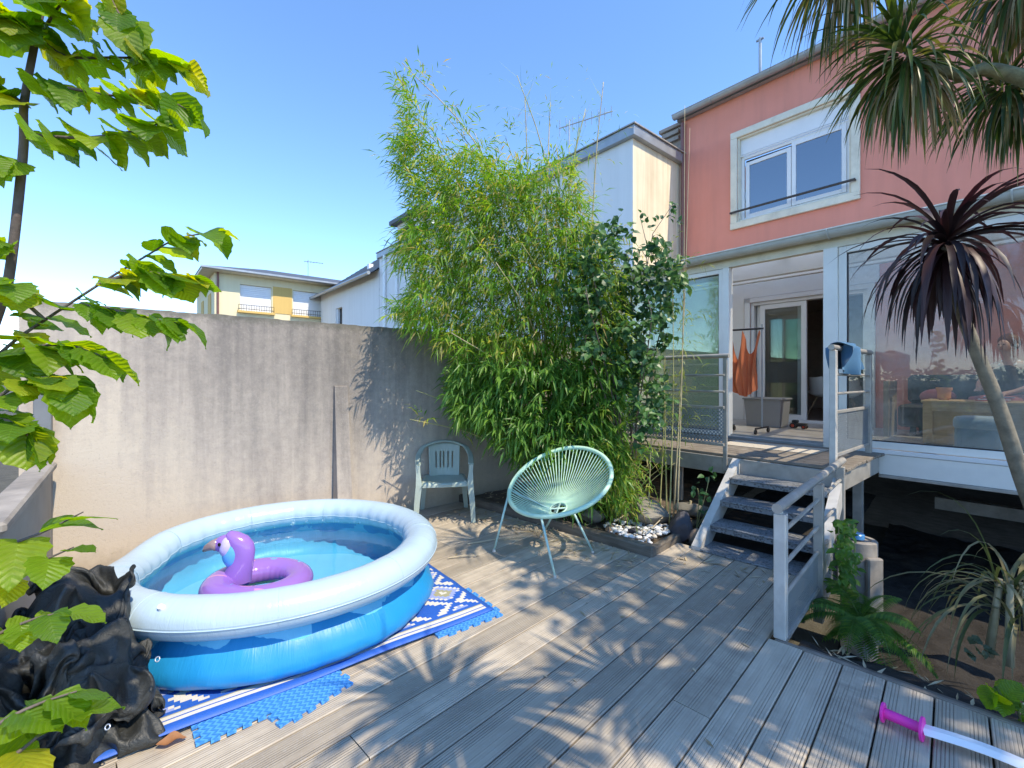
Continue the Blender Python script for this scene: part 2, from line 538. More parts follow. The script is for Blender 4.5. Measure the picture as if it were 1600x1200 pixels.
def soil(name, a, b, sc=9):
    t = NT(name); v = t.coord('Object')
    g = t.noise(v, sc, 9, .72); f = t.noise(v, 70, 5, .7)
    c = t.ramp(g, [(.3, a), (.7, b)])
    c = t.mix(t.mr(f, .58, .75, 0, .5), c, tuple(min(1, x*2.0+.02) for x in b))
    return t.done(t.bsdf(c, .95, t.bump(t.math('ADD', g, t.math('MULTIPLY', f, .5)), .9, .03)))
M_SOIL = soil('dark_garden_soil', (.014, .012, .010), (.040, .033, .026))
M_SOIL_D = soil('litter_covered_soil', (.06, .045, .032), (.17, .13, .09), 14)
M_GROUND = soil('earth_ground', (.05, .045, .035), (.12, .11, .08), 3)

# ------------------------------------------------------------------ ground
g = MB(); g.add([(-600,-600,-.76),(600,-600,-.76),(600,600,-.76),(-600,600,-.76)], [(0,1,2,3)])
tag(g.build('ground', M_GROUND), 'dark bare earth ground around the garden', 'ground', kind='structure')

def height_sheet(name, M, x0, x1, y0, y1, nx, ny, zf, mat, label, cat, kind='structure'):
    m = MB(M); vs = []; fs = []
    for j in range(ny+1):
        for i in range(nx+1):
            x = x0+(x1-x0)*i/nx; y = y0+(y1-y0)*j/ny
            vs.append((x, y, zf(x, y)))
    for j in range(ny):
        for i in range(nx):
            a = j*(nx+1)+i
            fs.append((a, a+1, a+nx+2, a+nx+1))
    m.add(vs, fs)
    o = m.build(name, mat, smooth=True)
    return tag(o, label, cat, kind=kind)
def sstep(t): t = max(0, min(1, t)); return t*t*(3-2*t)
def pit_z(x, y):
    return -.13 - .58*sstep((y-.22)/1.15) + .06*noise.noise(Vector((x*2.3, y*2.3, 1.0))) + .035*noise.noise(Vector((x*9, y*9, 4)))
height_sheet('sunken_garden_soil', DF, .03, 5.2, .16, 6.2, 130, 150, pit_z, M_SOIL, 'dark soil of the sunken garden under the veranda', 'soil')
def bed_z(x, y):
    return .03 + .05*sstep((y-.9)/1.2) + .035*noise.noise(Vector((x*2.5, y*2.5, 3.0))) + .012*noise.noise(Vector((x*11, y*11, 8)))
height_sheet('planting_bed_soil', DF, -4.2, -1.12, .68, 4.6, 60, 70, bed_z, M_SOIL_D, 'litter strewn soil of the planting bed behind the deck', 'soil')
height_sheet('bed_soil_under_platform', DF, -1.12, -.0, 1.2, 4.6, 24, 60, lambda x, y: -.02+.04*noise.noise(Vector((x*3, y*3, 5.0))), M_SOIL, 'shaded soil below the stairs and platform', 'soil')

# ------------------------------------------------------------------ deck, board by board
deck = empty('deck'); tag(deck, 'weathered grey timber deck of grooved boards', 'deck', kind='structure')
PITCH, BW, BT = .177, .170, .028
pb = MB(); pb.box((-BW/2, 0, -BT), (BW/2, 1, 0), bev=0)
# rounded arrises: build profile and extrude along y
def plank_mesh():
    m = MB(); e = .004
    prof = [(-BW/2, -BT), (-BW/2, -e), (-BW/2+e, 0), (-.02, .0006), (.02, .0006), (BW/2-e, 0), (BW/2, -e), (BW/2, -BT)]
    n = len(prof)
    vs = [(p[0], 0, p[1]) for p in prof] + [(p[0], 1, p[1]) for p in prof]
    fs = [(i, i+1, i+1+n, i+n) for i in range(n-1)] + [tuple(range(n-1, -1, -1)), tuple(range(n, 2*n))]
    m.add(vs, [tuple(reversed(f)) for f in fs])
    return m
pm = plank_mesh()
pme = bpy.data.meshes.new('plank'); pme.from_pydata(pm.v, [], pm.f); pme.update(); pme.materials.append(M_DECK)
i = 0
x = 2.6
deck_ends = []
while x > -4.15:
    c = x - PITCH/2
    if c > -.03: y1 = -.03
    elif c > -1.09: y1 = 1.10 if c < -.0 else -.03
    else: y1 = .60
    y0 = -4.2
    yj = y0
    segs = [(y0, y1)]
    r = random.random()
    if r < .45:
        cut = random.choice([-2.05, -1.25, -2.75, -.4]) + (0 if c < -1 else -.5)
        segs = [(y0, cut-.0025), (cut+.0025, y1)]
    for (a, b) in segs:
        M = DF @ Matrix.Translation((c, a, random.uniform(-.0012, .0012))) @ Matrix.Rotation(random.uniform(-.003, .003), 4, 'Y') @ Matrix.Diagonal((1, b-a, 1, 1))
        link_copy(pme, 'plank', deck, M)
    i += 1; x -= PITCH
# joists below and edge trim along the sunken garden
m = MB(DF)
for yy in (-3.4, -2.8, -2.2, -1.6, -1.0, -.4, .3): m.box((-4.0, yy-.03, -.16), (2.6 if yy < -.2 else -1.2, yy+.03, -.031))
m.box((-1.08, .55, -.16), (-.05, .61, -.031)); m.box((-1.08, 1.0, -.16), (-.05, 1.06, -.031))
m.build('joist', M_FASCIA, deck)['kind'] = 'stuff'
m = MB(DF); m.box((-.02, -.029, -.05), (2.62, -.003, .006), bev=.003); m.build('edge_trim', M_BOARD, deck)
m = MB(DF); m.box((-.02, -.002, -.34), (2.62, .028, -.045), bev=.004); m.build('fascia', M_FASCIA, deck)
m = MB(DF); m.box((.06, .075, -.22), (2.9, .185, -.075), bev=.012); tag(m.build('sleeper', M_SLEEPER), 'dark timber sleeper laid along the deck edge by the sunken garden', 'sleeper')

# timber edging of the planting bed
m = MB(DF); m.box((-4.0, .605, -.03), (-1.095, .695, .085), bev=.012); tag(m.build('bed_edging', M_SLEEPER), 'long weathered timber edging of the planting bed behind the chairs', 'edging')
m = MB(DF); m.box((-1.16, .70, -.05), (-1.095, 1.42, .07), bev=.01); tag(m.build('bed_edging', M_SLEEPER), 'short timber edging between white pebbles and stair foot', 'edging')

# ------------------------------------------------------------------ garden wall
m = MB()
L0, L1, H = -3.1, 4.0, 2.06
nx, nz = 150, 42
vs = []; fs = []
for j in range(nz+1):
    for i in range(nx+1):
        x = L0+(L1-L0)*i/nx; z = -.3+(H+.3)*j/nz
        vs.append((x, .008*noise.noise(Vector((x*1.3, 0, z*1.3))), z + (.010*noise.noise(Vector((x*4, 2, 0)))+.010*noise.noise(Vector((x*17, 2, 0))) if j == nz else 0)))
for j in range(nz):
    for i in range(nx):
        a = j*(nx+1)+i; fs.append((a, a+1, a+nx+2, a+nx+1))
o0 = len(vs)
for i in range(nx+1):
    x = L0+(L1-L0)*i/nx; vs.append((x, .2, H+.008*noise.noise(Vector((x*4, 5, 0)))))
for i in range(nx):
    a = nz*(nx+1)+i; fs.append((a, a+1, o0+i+1, o0+i))
b0 = len(vs); vs += [(L0, .2, -.3), (L1, .2, -.3)]
fs.append((b0, b0+1, o0+nx, o0)); fs.append((0, b0, o0, nz*(nx+1)))
m.add(vs, fs)
gw = m.build('garden_wall', M_WALL, smooth=False)
gw.matrix_world = WF
tag(gw, 'tall rain streaked concrete garden wall behind the paddling pool', 'wall')
# sloping concrete buttress against it
m = MB()
bx, bw = -.86, .15
m.add([(bx-bw/2, -.17, -.05), (bx+bw/2, -.17, -.05), (bx+bw/2, .02, -.05), (bx-bw/2, .02, -.05),
       (bx-bw/2+.01, -.03, 1.42), (bx+bw/2-.01, -.03, 1.42), (bx+bw/2-.01, .02, 1.44), (bx-bw/2+.01, .02, 1.44)],
      [(0,3,2,1),(4,5,6,7),(0,1,5,4),(1,2,6,5),(2,3,7,6),(3,0,4,7)])
bt = m.build('buttress', M_WALL, gw)
# low panel wall and steel post at its near end
m = MB(WF); m.box((-3.02, -.09, -.1), (-2.93, -.0, 1.75), bev=.004)
tag(m.build('steel_post', plain('dark_grey_steel', (.16, .17, .18), .5, .15)), 'dark grey steel post at the near end of the garden wall', 'post')
m = MB(WF); m.box((-3.0, -1.9, -.1), (-2.93, -.10, .86), bev=.004)
lw = m.build('panel_wall', M_CONC_PANEL); tag(lw, 'low smooth concrete panel wall behind the hazel leaves', 'wall')
m = MB(WF); m.box((-3.03, -1.9, .861), (-2.90, -.10, .91), bev=.012); m.build('coping', M_CONC, lw)

# ------------------------------------------------------------------ background houses
def wall_with_holes(m, x0, x1, z0, z1, holes, y=0.0, depth=.12, plane='front'):
    """front wall at y with rectangular openings (x0,x1,z0,z1) and their reveals going back"""
    xs = sorted({x0, x1, *[h[0] for h in holes], *[h[1] for h in holes]})
    zs = sorted({z0, z1, *[h[2] for h in holes], *[h[3] for h in holes]})
    for a, b in zip(xs, xs[1:]):
        for c, d in zip(zs, zs[1:]):
            mx, mz = (a+b)/2, (c+d)/2
            if any(h[0] < mx < h[1] and h[2] < mz < h[3] for h in holes): continue
            m.add([(a,y,c),(b,y,c),(b,y,d),(a,y,d)], [(0,1,2,3)])
    for (a, b, c, d) in holes:
        yy = y+depth
        m.add([(a,y,c),(b,y,c),(b,yy,c),(a,yy,c)], [(0,3,2,1)])
        m.add([(a,y,d),(b,y,d),(b,yy,d),(a,yy,d)], [(0,1,2,3)])
        m.add([(a,y,c),(a,yy,c),(a,yy,d),(a,y,d)], [(0,1,2,3)])
        m.add([(b,y,c),(b,yy,c),(b,yy,d),(b,y,d)], [(0,3,2,1)])

# --- pale yellow house
YF = frame((-13.06, 20.0, 0), 40.25)
yh = thing('yellow_house', 'pale yellow flat roofed house beyond the garden wall with closed white shutters', 'house', loc=tuple(YF @ Vector((3, 3, -.76))))
m = MB(YF)
ZE = 6.2
wins = [(.98, 2.27, 4.62, 5.80), (3.22, 4.56, 4.62, 5.80)]
wall_with_holes(m, 0, 9.0, -.76, ZE, wins, 0, .16)
m.add([(0,0,-.76),(0,6.5,-.76),(0,6.5,ZE),(0,0,ZE)], [(0,1,2,3)])
m.add([(9,0,-.76),(9,6.5,-.76),(9,6.5,ZE),(9,0,ZE)], [(0,3,2,1)])
m.add([(0,6.5,-.76),(9,6.5,-.76),(9,6.5,ZE),(0,6.5,ZE)], [(0,3,2,1)])
m.build('wall', M_YELLOW, yh)
m = MB(YF); m.box((2.33, -.02, 4.60), (3.16, .0, 5.86)); m.build('ochre_panel', M_OCHRE, yh)
m = MB(YF); m.box((-.5, -.5, ZE+.002), (9.5, 7.0, ZE+.12)); rf = m.build('roof', M_TRIM, yh)
m = MB(YF); m.add([(-.53,-.53,ZE+.122),(9.53,-.53,ZE+.122),(9.53,7.03,ZE+.122),(-.53,7.03,ZE+.122),(2.6,2.8,ZE+1.0),(6.6,2.8,ZE+1.0),(6.6,3.8,ZE+1.0),(2.6,3.8,ZE+1.0)],
              [(0,1,5,4),(1,2,6,5),(2,3,7,6),(3,0,4,7),(4,5,6,7)]); m.build('slates', M_SLATE, rf)
m = MB(YF); m.tube([(-.56,-.56,ZE+.07),(9.5,-.56,ZE+.07)], .06, 6); m.build('gutter', M_ZINC, rf)
for w in wins:
    m = MB(YF)
    n = 14
    for k in range(n):
        z0 = w[2]+(w[3]-w[2])*k/n; z1 = w[2]+(w[3]-w[2])*(k+1)/n
        m.box((w[0], .10, z0), (w[1], .13, z1-.012))
    m.box((w[0], .131, w[2]), (w[1], .15, w[3]))
    sh = m.build('roller_shutter', M_SHUTTER, yh)
    m = MB(YF)
    m.box((w[0]-.12, -.16, w[2]-.12), (w[1]+.12, -.002, w[2]-.03)); m.build('sill', M_OCHRE, yh)
    m = MB(YF)
    for zz in (w[2]+.06, w[2]+.24): m.tube([(w[0]-.08, -.13, zz), (w[1]+.08, -.13, zz)], .012, 5)
    for k in range(15):
        xx = w[0]-.08+(w[1]-w[0]+.16)*k/14; m.tube([(xx, -.13, w[2]-.03), (xx, -.13, w[2]+.24)], .008, 4)
    m.build('window_railing', M_RUST, yh)
m = MB(YF); m.tube([(.12, -.06, -.5), (.12, -.06, ZE)], .045, 6); m.build('downpipe', M_BROWN, yh)
for (ya, yb) in ((1.0, 1.9), (3.6, 4.4)):
    m = MB(YF); m.box((-.03, ya, 3.6), (-.004, yb, 5.4)); sh = m.build('side_shutter', M_OCHRE, yh)
def antenna(name, base, h, boom, n, ang, label, tilt=0, dens=.02):
    a = thing(name, label, 'antenna', loc=base)
    m = MB(); b = Vector(base); m.tube([b, b+Vector((0,0,h))], .022, 6); m.build('mast', M_ZINC, a)
    m = MB(); d = Vector((math.cos(ang), math.sin(ang), tilt)); p = Vector((-math.sin(ang), math.cos(ang), 0))
    top = b+Vector((0,0,h-.12))
    m.tube([top-d*boom*.2, top+d*boom*.8], .018, 5); m.build('boom', M_ZINC, a)
    for k in range(n):
        q = top-d*boom*.18+d*boom*.96*k/(n-1); w = .14+.10*(1-k/n)
        m = MB(); m.tube([q-Vector((0,0,w)) if dens > .03 else q-p*w, q+Vector((0,0,w)) if dens > .03 else q+p*w], .010, 4); m.build('element', M_ZINC, a)
    return a
antenna('roof_antenna', tuple(YF @ Vector((4.6, 2.4, ZE+.75))), 1.05, .95, 7, R(30), 'television antenna standing on the yellow house roof')

# --- neighbour's long white building and the slate roofed house beyond it: fronts parallel to the glass front
NY, NS0, NS1, NZ = 1.06, -13.8, -2.33, 6.10
nb = thing('neighbour_building', 'tall white neighbour building with streaked cream end wall and zinc parapet', 'building', loc=tuple(hp(-8, NY+2, -.76)))
m = MB(HF); m.add([(NS0,NY,-.76),(NS1,NY,-.76),(NS1,NY,NZ),(NS0,NY,NZ)], [(0,1,2,3)])
m.add([(NS0,NY,-.76),(NS0,NY+8,-.76),(NS0,NY+8,NZ),(NS0,NY,NZ)], [(0,3,2,1)])
m.add([(NS0,NY+8,-.76),(NS1,NY+8,-.76),(NS1,NY+8,NZ),(NS0,NY+8,NZ)], [(0,3,2,1)]); m.build('wall', M_WHITE_WALL, nb)
m = MB(HF); m.add([(NS1,NY,-.76),(NS1,NY+8,-.76),(NS1,NY+8,NZ),(NS1,NY,NZ)], [(0,1,2,3)])
tag(m.build('end_wall', M_CREAM, nb), 'cream end wall streaked brown by rain')
m = MB(HF); m.box((NS0-.05, NY-.10, NZ+.001), (NS1+.10, NY+8, NZ+.20), bev=.01); pr = m.build('parapet', M_ZINC, nb)
m = MB(HF); m.box((NS0-.07, NY-.13, NZ+.201), (NS1+.13, NY+8, NZ+.225)); m.build('coping', M_GALV, pr)
m = MB(HF); m.tube([(NS0+.6, NY-.08, -.5), (NS0+.6, NY-.08, NZ)], .06, 8); m.build('downpipe', M_WHITE, nb)
m = MB(HF); m.tube([(NS0+1.6, NY-.08, -.5), (NS0+1.6, NY-.08, NZ)], .05, 8); m.build('downpipe', M_WHITE, nb)
dm = MB(HF); wall_with_holes(dm, NS0+.5, NS0+2.6, NZ+.226, NZ+1.25, [(NS0+.75, NS0+1.9, NZ+.4, NZ+1.05)], NY+.5, .2); dm.box((NS0+.5, NY+.72, NZ+.226), (NS0+2.6, NY+2.2, NZ+1.25)); do = dm.build('dormer', M_WHITE_WALL, nb)
m = MB(HF); m.box((NS0+.3, NY+.25, NZ+1.252), (NS0+2.8, NY+2.4, NZ+1.40)); m.build('dormer_roof', M_SLATE, do)
m = MB(HF); m.box((NS0+.76, NY+.64, NZ+.41), (NS0+1.89, NY+.70, NZ+1.04)); m.build('pane', M_MIRROR, do)
m = MB(HF); m.box((NS0+1.28, NY+.60, NZ+.41), (NS0+1.36, NY+.639, NZ+1.04)); m.box((NS0+.76, NY+.60, NZ+.41), (NS0+.84, NY+.639, NZ+1.04)); m.build('window_frame', M_BLACKM, do)
def chimney(s, y, z0, z1, w, mat, label, pots=2):
    c = thing('chimney', label, 'chimney', loc=tuple(hp(s, y, z0)))
    m = MB(HF); m.box((s-w/2, y-w*.4, z0), (s+w/2, y+w*.4, z1)); m.build('stack', mat, c)
    m = MB(HF); m.box((s-w/2-.06, y-w*.4-.06, z1+.001), (s+w/2+.06, y+w*.4+.06, z1+.09)); m.build('cap', M_CONC, c)
    for k in range(pots):
        xx = s+(k-(pots-1)/2)*w*.45
        m = MB(HF); m.lathe([(.0,0),(.10,0),(.085,.3),(.10,.32),(.07,.33),(0,.33)], 14, (xx, y, z1+.091)); m.build('pot', M_TERRA, c, smooth=True)
chimney(-12.3, NY+2.2, NZ+.22, NZ+2.5, .55, M_BRICK, 'dark chimney stack glimpsed through the bamboo at its far end', 1)
chimney(-7.0, NY+3.0, NZ+.22, NZ+1.55, .9, M_CONC, 'chimney with orange pots above the middle of the bamboo', 2)
antenna('roof_antenna', tuple(hp(-6.0, NY+2.2, NZ+.22)), 2.5, 1.5, 9, R(-15), 'long comb shaped television antenna rising over the bamboo', tilt=.18, dens=.05)

WH0, WH1, WZ = -20.7, -13.82, 5.7
wh = thing('white_house', 'white house with sloping slate roof between yellow house and bamboo', 'house', loc=tuple(hp(-17, NY+3, -.76)))
m = MB(HF)
hol = [(-18.6, -17.75, 2.8, 4.75), (-16.4, -15.0, 2.0, 3.62)]
wall_with_holes(m, WH0, WH1, -.76, WZ, hol, NY, .2)
m.add([(WH0,NY,-.76),(WH0,NY+7,-.76),(WH0,NY+7,WZ),(WH0,NY+3.5,WZ+2.6),(WH0,NY,WZ)], [(0,4,3,2,1)])
m.build('wall', M_WHITE_WALL, wh)
for h_ in hol:
    m = MB(HF); m.box((h_[0], NY+.16, h_[2]), (h_[1], NY+.2, h_[3])); w_ = m.build('window', M_DARK, wh)
    m = MB(HF); m.box((h_[0], NY+.06, h_[2]), (h_[0]+.09, NY+.159, h_[3])); m.box((h_[1]-.30, NY+.1, h_[2]), (h_[1]-.22, NY+.159, h_[3])); m.build('window_frame', M_SHUTTER, w_)
rfm = MB(HF)
rows, cols_ = 16, 1
for r_ in range(rows):
    a0 = r_/rows; a1 = (r_+1)/rows+.012
    y0 = NY-.35+3.85*a0; y1 = NY-.35+3.85*a1; z0 = WZ-.20+2.86*a0; z1 = WZ-.20+2.86*a1
    rfm.add([(WH0-.25,y0,z0+.03),(WH1+.02,y0,z0+.03),(WH1+.02,y1,z1),(WH0-.25,y1,z1)], [(0,1,2,3)])
    rfm.add([(WH0-.25,y0,z0),(WH1+.02,y0,z0),(WH1+.02,y0,z0+.03),(WH0-.25,y0,z0+.03)], [(0,1,2,3)])
rfm.add([(WH0-.25,NY-.35,WZ-.22),(WH1+.02,NY-.35,WZ-.22),(WH1+.02,NY+3.5,WZ+2.62),(WH0-.25,NY+3.5,WZ+2.62)], [(0,3,2,1)])
rfm.add([(WH0-.25,NY+3.5,WZ+2.66),(WH1,NY+3.5,WZ+2.66),(WH1,NY+7.3,WZ-.2),(WH0-.25,NY+7.3,WZ-.2)], [(0,1,2,3)])
ro = rfm.build('roof', M_SLATE, wh)
m = MB(HF); m.tube([(WH0-.3, NY-.42, WZ-.18), (WH1, NY-.42, WZ-.18)], .07, 7); m.build('gutter', M_ZINC, ro)
for (s_, a_) in ((-17.0, .32), (-15.9, .38), (-15.2, .30)):
    m = MB(HF); m.box((s_-.1, NY-.35+3.85*a_, WZ-.2+2.86*a_+.02), (s_+.1, NY-.35+3.85*a_+.2, WZ-.2+2.86*a_+.26)); m.build('roof_vent', M_SHUTTER, ro)
m = MB(HF); m.add([(-16.0, NY-.35+3.85*.55, WZ-.2+2.86*.55+.06), (-15.2, NY-.35+3.85*.55, WZ-.2+2.86*.55+.06), (-15.2, NY-.35+3.85*.78, WZ-.2+2.86*.78+.06), (-16.0, NY-.35+3.85*.78, WZ-.2+2.86*.78+.06)], [(0,1,2,3)]); m.build('roof_window', M_MIRROR, ro)

# ------------------------------------------------------------------ pink house with its glazed veranda
PY, FZ = 2.8, .72
M_LAM = wood('pale_laminate_floor', (.40, .37, .33), (.56, .53, .48), (3, 14, 3), .35, bump=.05)
M_PERF = None
def perforated():
    t = NT('perforated_sheet'); v = t.coord('Object')
    s = t.sep(v)
    # staggered round holes; local x along the panel, z up
    P = .04
    u = t.math('DIVIDE', s[0], P); w = t.math('DIVIDE', s[2], P*.5)
    row = t.math('FLOOR', w)
    odd = t.math('MULTIPLY', t.math('MODULO', t.math('ABSOLUTE', row), 2.0), .5)
    fu = t.math('SUBTRACT', t.math('FRACT', t.math('ADD', u, odd)), .5)
    fw = t.math('MULTIPLY', t.math('SUBTRACT', t.math('FRACT', w), .5), .5)
    r2 = t.math('ADD', t.math('MULTIPLY', fu, fu), t.math('MULTIPLY', fw, fw))
    hole = t.math('LESS_THAN', r2, .072)
    c = t.ramp(t.noise(v, 6, 4, .6), [(.3, (.24, .27, .30)), (.7, (.33, .37, .40))])
    b = t.bsdf(c, .5, None, Metallic=.3)
    tr = t.n('ShaderNodeBsdfTransparent')
    return t.done(t.mixsh(hole, b, tr.outputs[0]))
M_PERF = perforated()
def perf_fine():
    t = NT('expanded_steel_mesh'); v = t.coord('Object'); s = t.sep(v)
    a = t.math('PINGPONG', t.math('ADD', s[0], t.math('MULTIPLY', s[2], .55)), .011)
    b_ = t.math('PINGPONG', t.math('SUBTRACT', s[0], t.math('MULTIPLY', s[2], .55)), .011)
    wire = t.math('LESS_THAN', t.math('MINIMUM', a, b_), .0042)
    b = t.bsdf((.36, .39, .41), .5, None, Metallic=.4)
    tr = t.n('ShaderNodeBsdfTransparent')
    return t.done(t.mixsh(wire, tr.outputs[0], b))
M_MESH = perf_fine()

house = thing('pink_house', 'two storey pink rendered house with a glazed veranda on raised floor', 'house', loc=tuple(hp(2, 3, -.76)))
WX0, WX1, WZ0, WZ1 = -1.13, .70, 4.55, 6.20
DX0, DX1, DZ1 = -.88, .92, 2.95
m = MB(HF)
wall_with_holes(m, -2.31, 9.0, -.76, 7.02, [(WX0, WX1, WZ0, WZ1), (DX0, DX1, FZ, DZ1)], PY, .22)
m.build('wall', M_PINK, house)
m = MB(HF); m.add([(-2.31,PY,6.25),(-2.31,PY+6,6.25),(-2.31,PY+6,7.02),(-2.31,PY,7.02)], [(0,3,2,1)]); m.build('gable_wall', M_PINK, house)
# eaves, gutter and roof
m = MB(HF); m.box((-2.36, PY-.10, 7.021), (9.0, PY+.02, 7.08)); rf = m.build('roof', M_ZINC, house)
m = MB(HF); m.add([(-2.40,PY-.14,7.09),(9,PY-.14,7.09),(9,PY+5,8.2),(-2.40,PY+5,8.2)], [(0,1,2,3)]); m.build('roof_slope', M_SLATE, rf)
def gutter(M, x0, x1, y, z, r, mat, name, parent, joints=()):
    mm = MB(M); n = 9
    pr = [(y + r*math.cos(math.pi + math.pi*k/(n-1)), z + r*math.sin(math.pi + math.pi*k/(n-1))) for k in range(n)]
    pr2 = [(y + (r-.006)*math.cos(math.pi + math.pi*k/(n-1)), z + (r-.006)*math.sin(math.pi + math.pi*k/(n-1))) for k in range(n)][::-1]
    P = pr + pr2; q = len(P)
    vs = [(x0, a, b) for a, b in P] + [(x1, a, b) for a, b in P]
    fs = [(i, (i+1) % q, (i+1) % q+q, i+q) for i in range(q)] + [tuple(range(q-1, -1, -1)), tuple(range(q, 2*q))]
    mm.add(vs, [tuple(reversed(f)) for f in fs])
    mm.tube([(x0, y-r, z), (x1, y-r, z)], .010, 6)
    g_ = mm.build(name, mat, parent, smooth=False)
    smooth_by_angle(g_, 40)
    for j in joints:
        mm = MB(M); mm.tube([(j, y + (r+.004)*math.cos(math.pi + math.pi*k/12), z + (r+.004)*math.sin(math.pi + math.pi*k/12)) for k in range(13)], .009, 5); mm.build('joint', mat, g_)
    return g_
gutter(HF, -2.38, 9.0, PY-.20, 7.10, .085, M_ZINC, 'gutter', rf, (-1.55, .1, 1.7, 3.2))
m = MB(HF); m.tube([(-2.24, PY-.07, 3.3), (-2.24, PY-.07, 6.95)], .045, 8); m.build('downpipe', M_BROWN, house)
m = MB(HF); m.tube([(-.95, PY+.6, 7.1), (-.95, PY+.6, 8.35)], .03, 8); m.tube([(-1.02, PY+.6, 8.32), (-.88, PY+.6, 8.32)], .025, 6); m.build('roof_vent_pipe', M_ZINC, rf)
m = MB(HF); m.box((-2.85, PY+.1, 6.47), (-2.35, PY+.8, 7.02), bev=.02); m.box((-2.9, PY+.05, 7.021), (-2.32, PY+.85, 7.1), bev=.01)
m.box((-2.80, PY+.02, 6.72), (-2.40, PY+.1, 6.80)); m.box((-2.80, PY+.02, 6.86), (-2.40, PY+.1, 6.94)); m.build('roof_vent_box', M_CONC, rf)

# upper window
win = MB(HF)
T = .125
for (a, b) in (((WX0-T, PY-.045, WZ1), (WX1+T, PY+.0-.002, WZ1+T)), ((WX0-T, PY-.06, WZ0-T), (WX1+T, PY-.002, WZ0)), ((WX0-T, PY-.045, WZ0+.001), (WX0, PY-.002, WZ1-.001)), ((WX1, PY-.045, WZ0+.001), (WX1+T, PY-.002, WZ1-.001))):
    win.box(a, b, bev=.006)
# reveal lining
win.box((WX0+.002, PY, WZ0+.002), (WX0+.03, PY+.2, WZ1-.002)); win.box((WX1-.03, PY, WZ0+.002), (WX1-.002, PY+.2, WZ1-.002))
win.box((WX0+.031, PY, WZ1-.03), (WX1-.031, PY+.2, WZ1-.003)); win.box((WX0+.031, PY, WZ0+.003), (WX1-.031, PY+.2, WZ0+.03))
ws_ = win.build('upper_window', M_TRIM, house)
a0, a1, c0, c1 = WX0+.032, WX1-.032, WZ0+.031, WZ1-.031
fy = PY+.10
m = MB(HF); m.box((a0, fy-.035, c1-.30), (a1, fy+.06, c1), bev=.004)
m.box((a0, fy-.05, c1-.335), (a1, fy-.0355+.02, c1-.315)); m.build('shutter_box', M_WHITE, ws_)
c1b = c1-.337
m = MB(HF)
for (x_0, x_1, z_0, z_1) in ((a0, a0+.05, c0, c1b), (a1-.05, a1, c0, c1b), (a0+.0505, a1-.0505, c0, c0+.05), (a0+.0505, a1-.0505, c1b-.05, c1b)):
    m.box((x_0, fy-.01, z_0), (x_1, fy+.05, z_1), bev=.003)
m.build('window_frame', M_WHITE, ws_)
mid = (a0+a1)/2
def leaf_sash(x_0, x_1, z_0, z_1, y, w, rot=0.0, gl=M_MIRROR):
    M = HF @ Matrix.Translation((x_1, y, z_0)) @ Matrix.Rotation(rot, 4, 'Z')
    W = x_1-x_0; Hh = z_1-z_0
    mm = MB(M)
    mm.box((-W, -.02, 0), (-W+w, .03, Hh), bev=.004); mm.box((-w, -.02, 0), (0, .03, Hh), bev=.004)
    mm.box((-W+w+.0005, -.02, 0), (-w-.0005, .03, w), bev=.004); mm.box((-W+w+.0005, -.02, Hh-w), (-w-.0005, .03, Hh), bev=.004)
    sa = mm.build('sash', M_WHITE, ws_)
    mm = MB(M); mm.box((-W+w, -.002, w), (-w, .006, Hh-w)); mm.build('pane', gl, sa)
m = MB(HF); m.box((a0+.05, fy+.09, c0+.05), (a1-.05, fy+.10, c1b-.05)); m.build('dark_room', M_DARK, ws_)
leaf_sash(mid+.005, a1-.052, c0+.052, c1b-.052, fy-.005, .07)
leaf_sash(a0+.07, mid-.005, c0+.052, c1b-.115, fy+.0, .07, R(-2.5))
m = MB(HF); m.tube([(WX0-T+.02, PY-.10, 4.74), (WX1+T-.05, PY-.10, 4.74)], .022, 8)
for xx in (WX0-T+.03, WX1+T-.06): m.tube([(xx, PY-.10, 4.74), (xx, PY-.03, 4.74)], .014, 6)
m.build('guard_bar', M_RUST, ws_)

# veranda: floor, end walls, roof
m = MB(HF); m.box((-2.25, .06, FZ-.14), (4.7, PY-.003, FZ)); m.build('veranda_floor', M_LAM, house)
m = MB(HF); m.box((-2.25, -.05, FZ-.16), (4.7, .055, FZ-.02)); m.build('floor_edge_beam', M_CONC, house)
m = MB(HF); m.box((-2.30, .06, FZ+.001), (-2.25, PY-.003, 3.3)); m.build('end_wall', M_INWHITE, house)
m = MB(HF); m.box((4.70, -.06, -.5), (4.9, PY-.003, 3.6)); m.build('end_wall', M_PINK, house)
m = MB(HF); m.box((-2.245, PY-.03, FZ+.001), (DX0-.12, PY-.004, 3.55)); m.box((DX0-.119, PY-.03, DZ1+.09), (DX1+.15, PY-.004, 3.55)); m.build('white_back_wall', M_INWHITE, house)
# rafters and translucent roof sheets
def poly_roof():
    t = NT('translucent_roof_sheet'); v = t.coord('Object')
    tr = t.n('ShaderNodeBsdfTransparent'); tr.inputs[0].default_value = (.80, .82, .80, 1)
    tl = t.n('ShaderNodeBsdfTranslucent'); tl.inputs[0].default_value = (.85, .86, .84, 1)
    df = t.n('ShaderNodeBsdfDiffuse'); df.inputs[0].default_value = (.8, .8, .78, 1)
    a = t.mixsh(.45, tl.outputs[0], df.outputs[0])
    return t.done(t.mixsh(.45, a, tr.outputs[0]))
M_POLY = poly_roof()
def roof_z(y): return 3.10 + .17*y
m = MB(HF); m.add([(-2.3,-.06,roof_z(-.06)+.10),(4.8,-.06,roof_z(-.06)+.10),(4.8,PY-.004,roof_z(PY)+.10),(-2.3,PY-.004,roof_z(PY)+.10)], [(0,1,2,3)]); vr = m.build('veranda_roof', M_POLY, house)
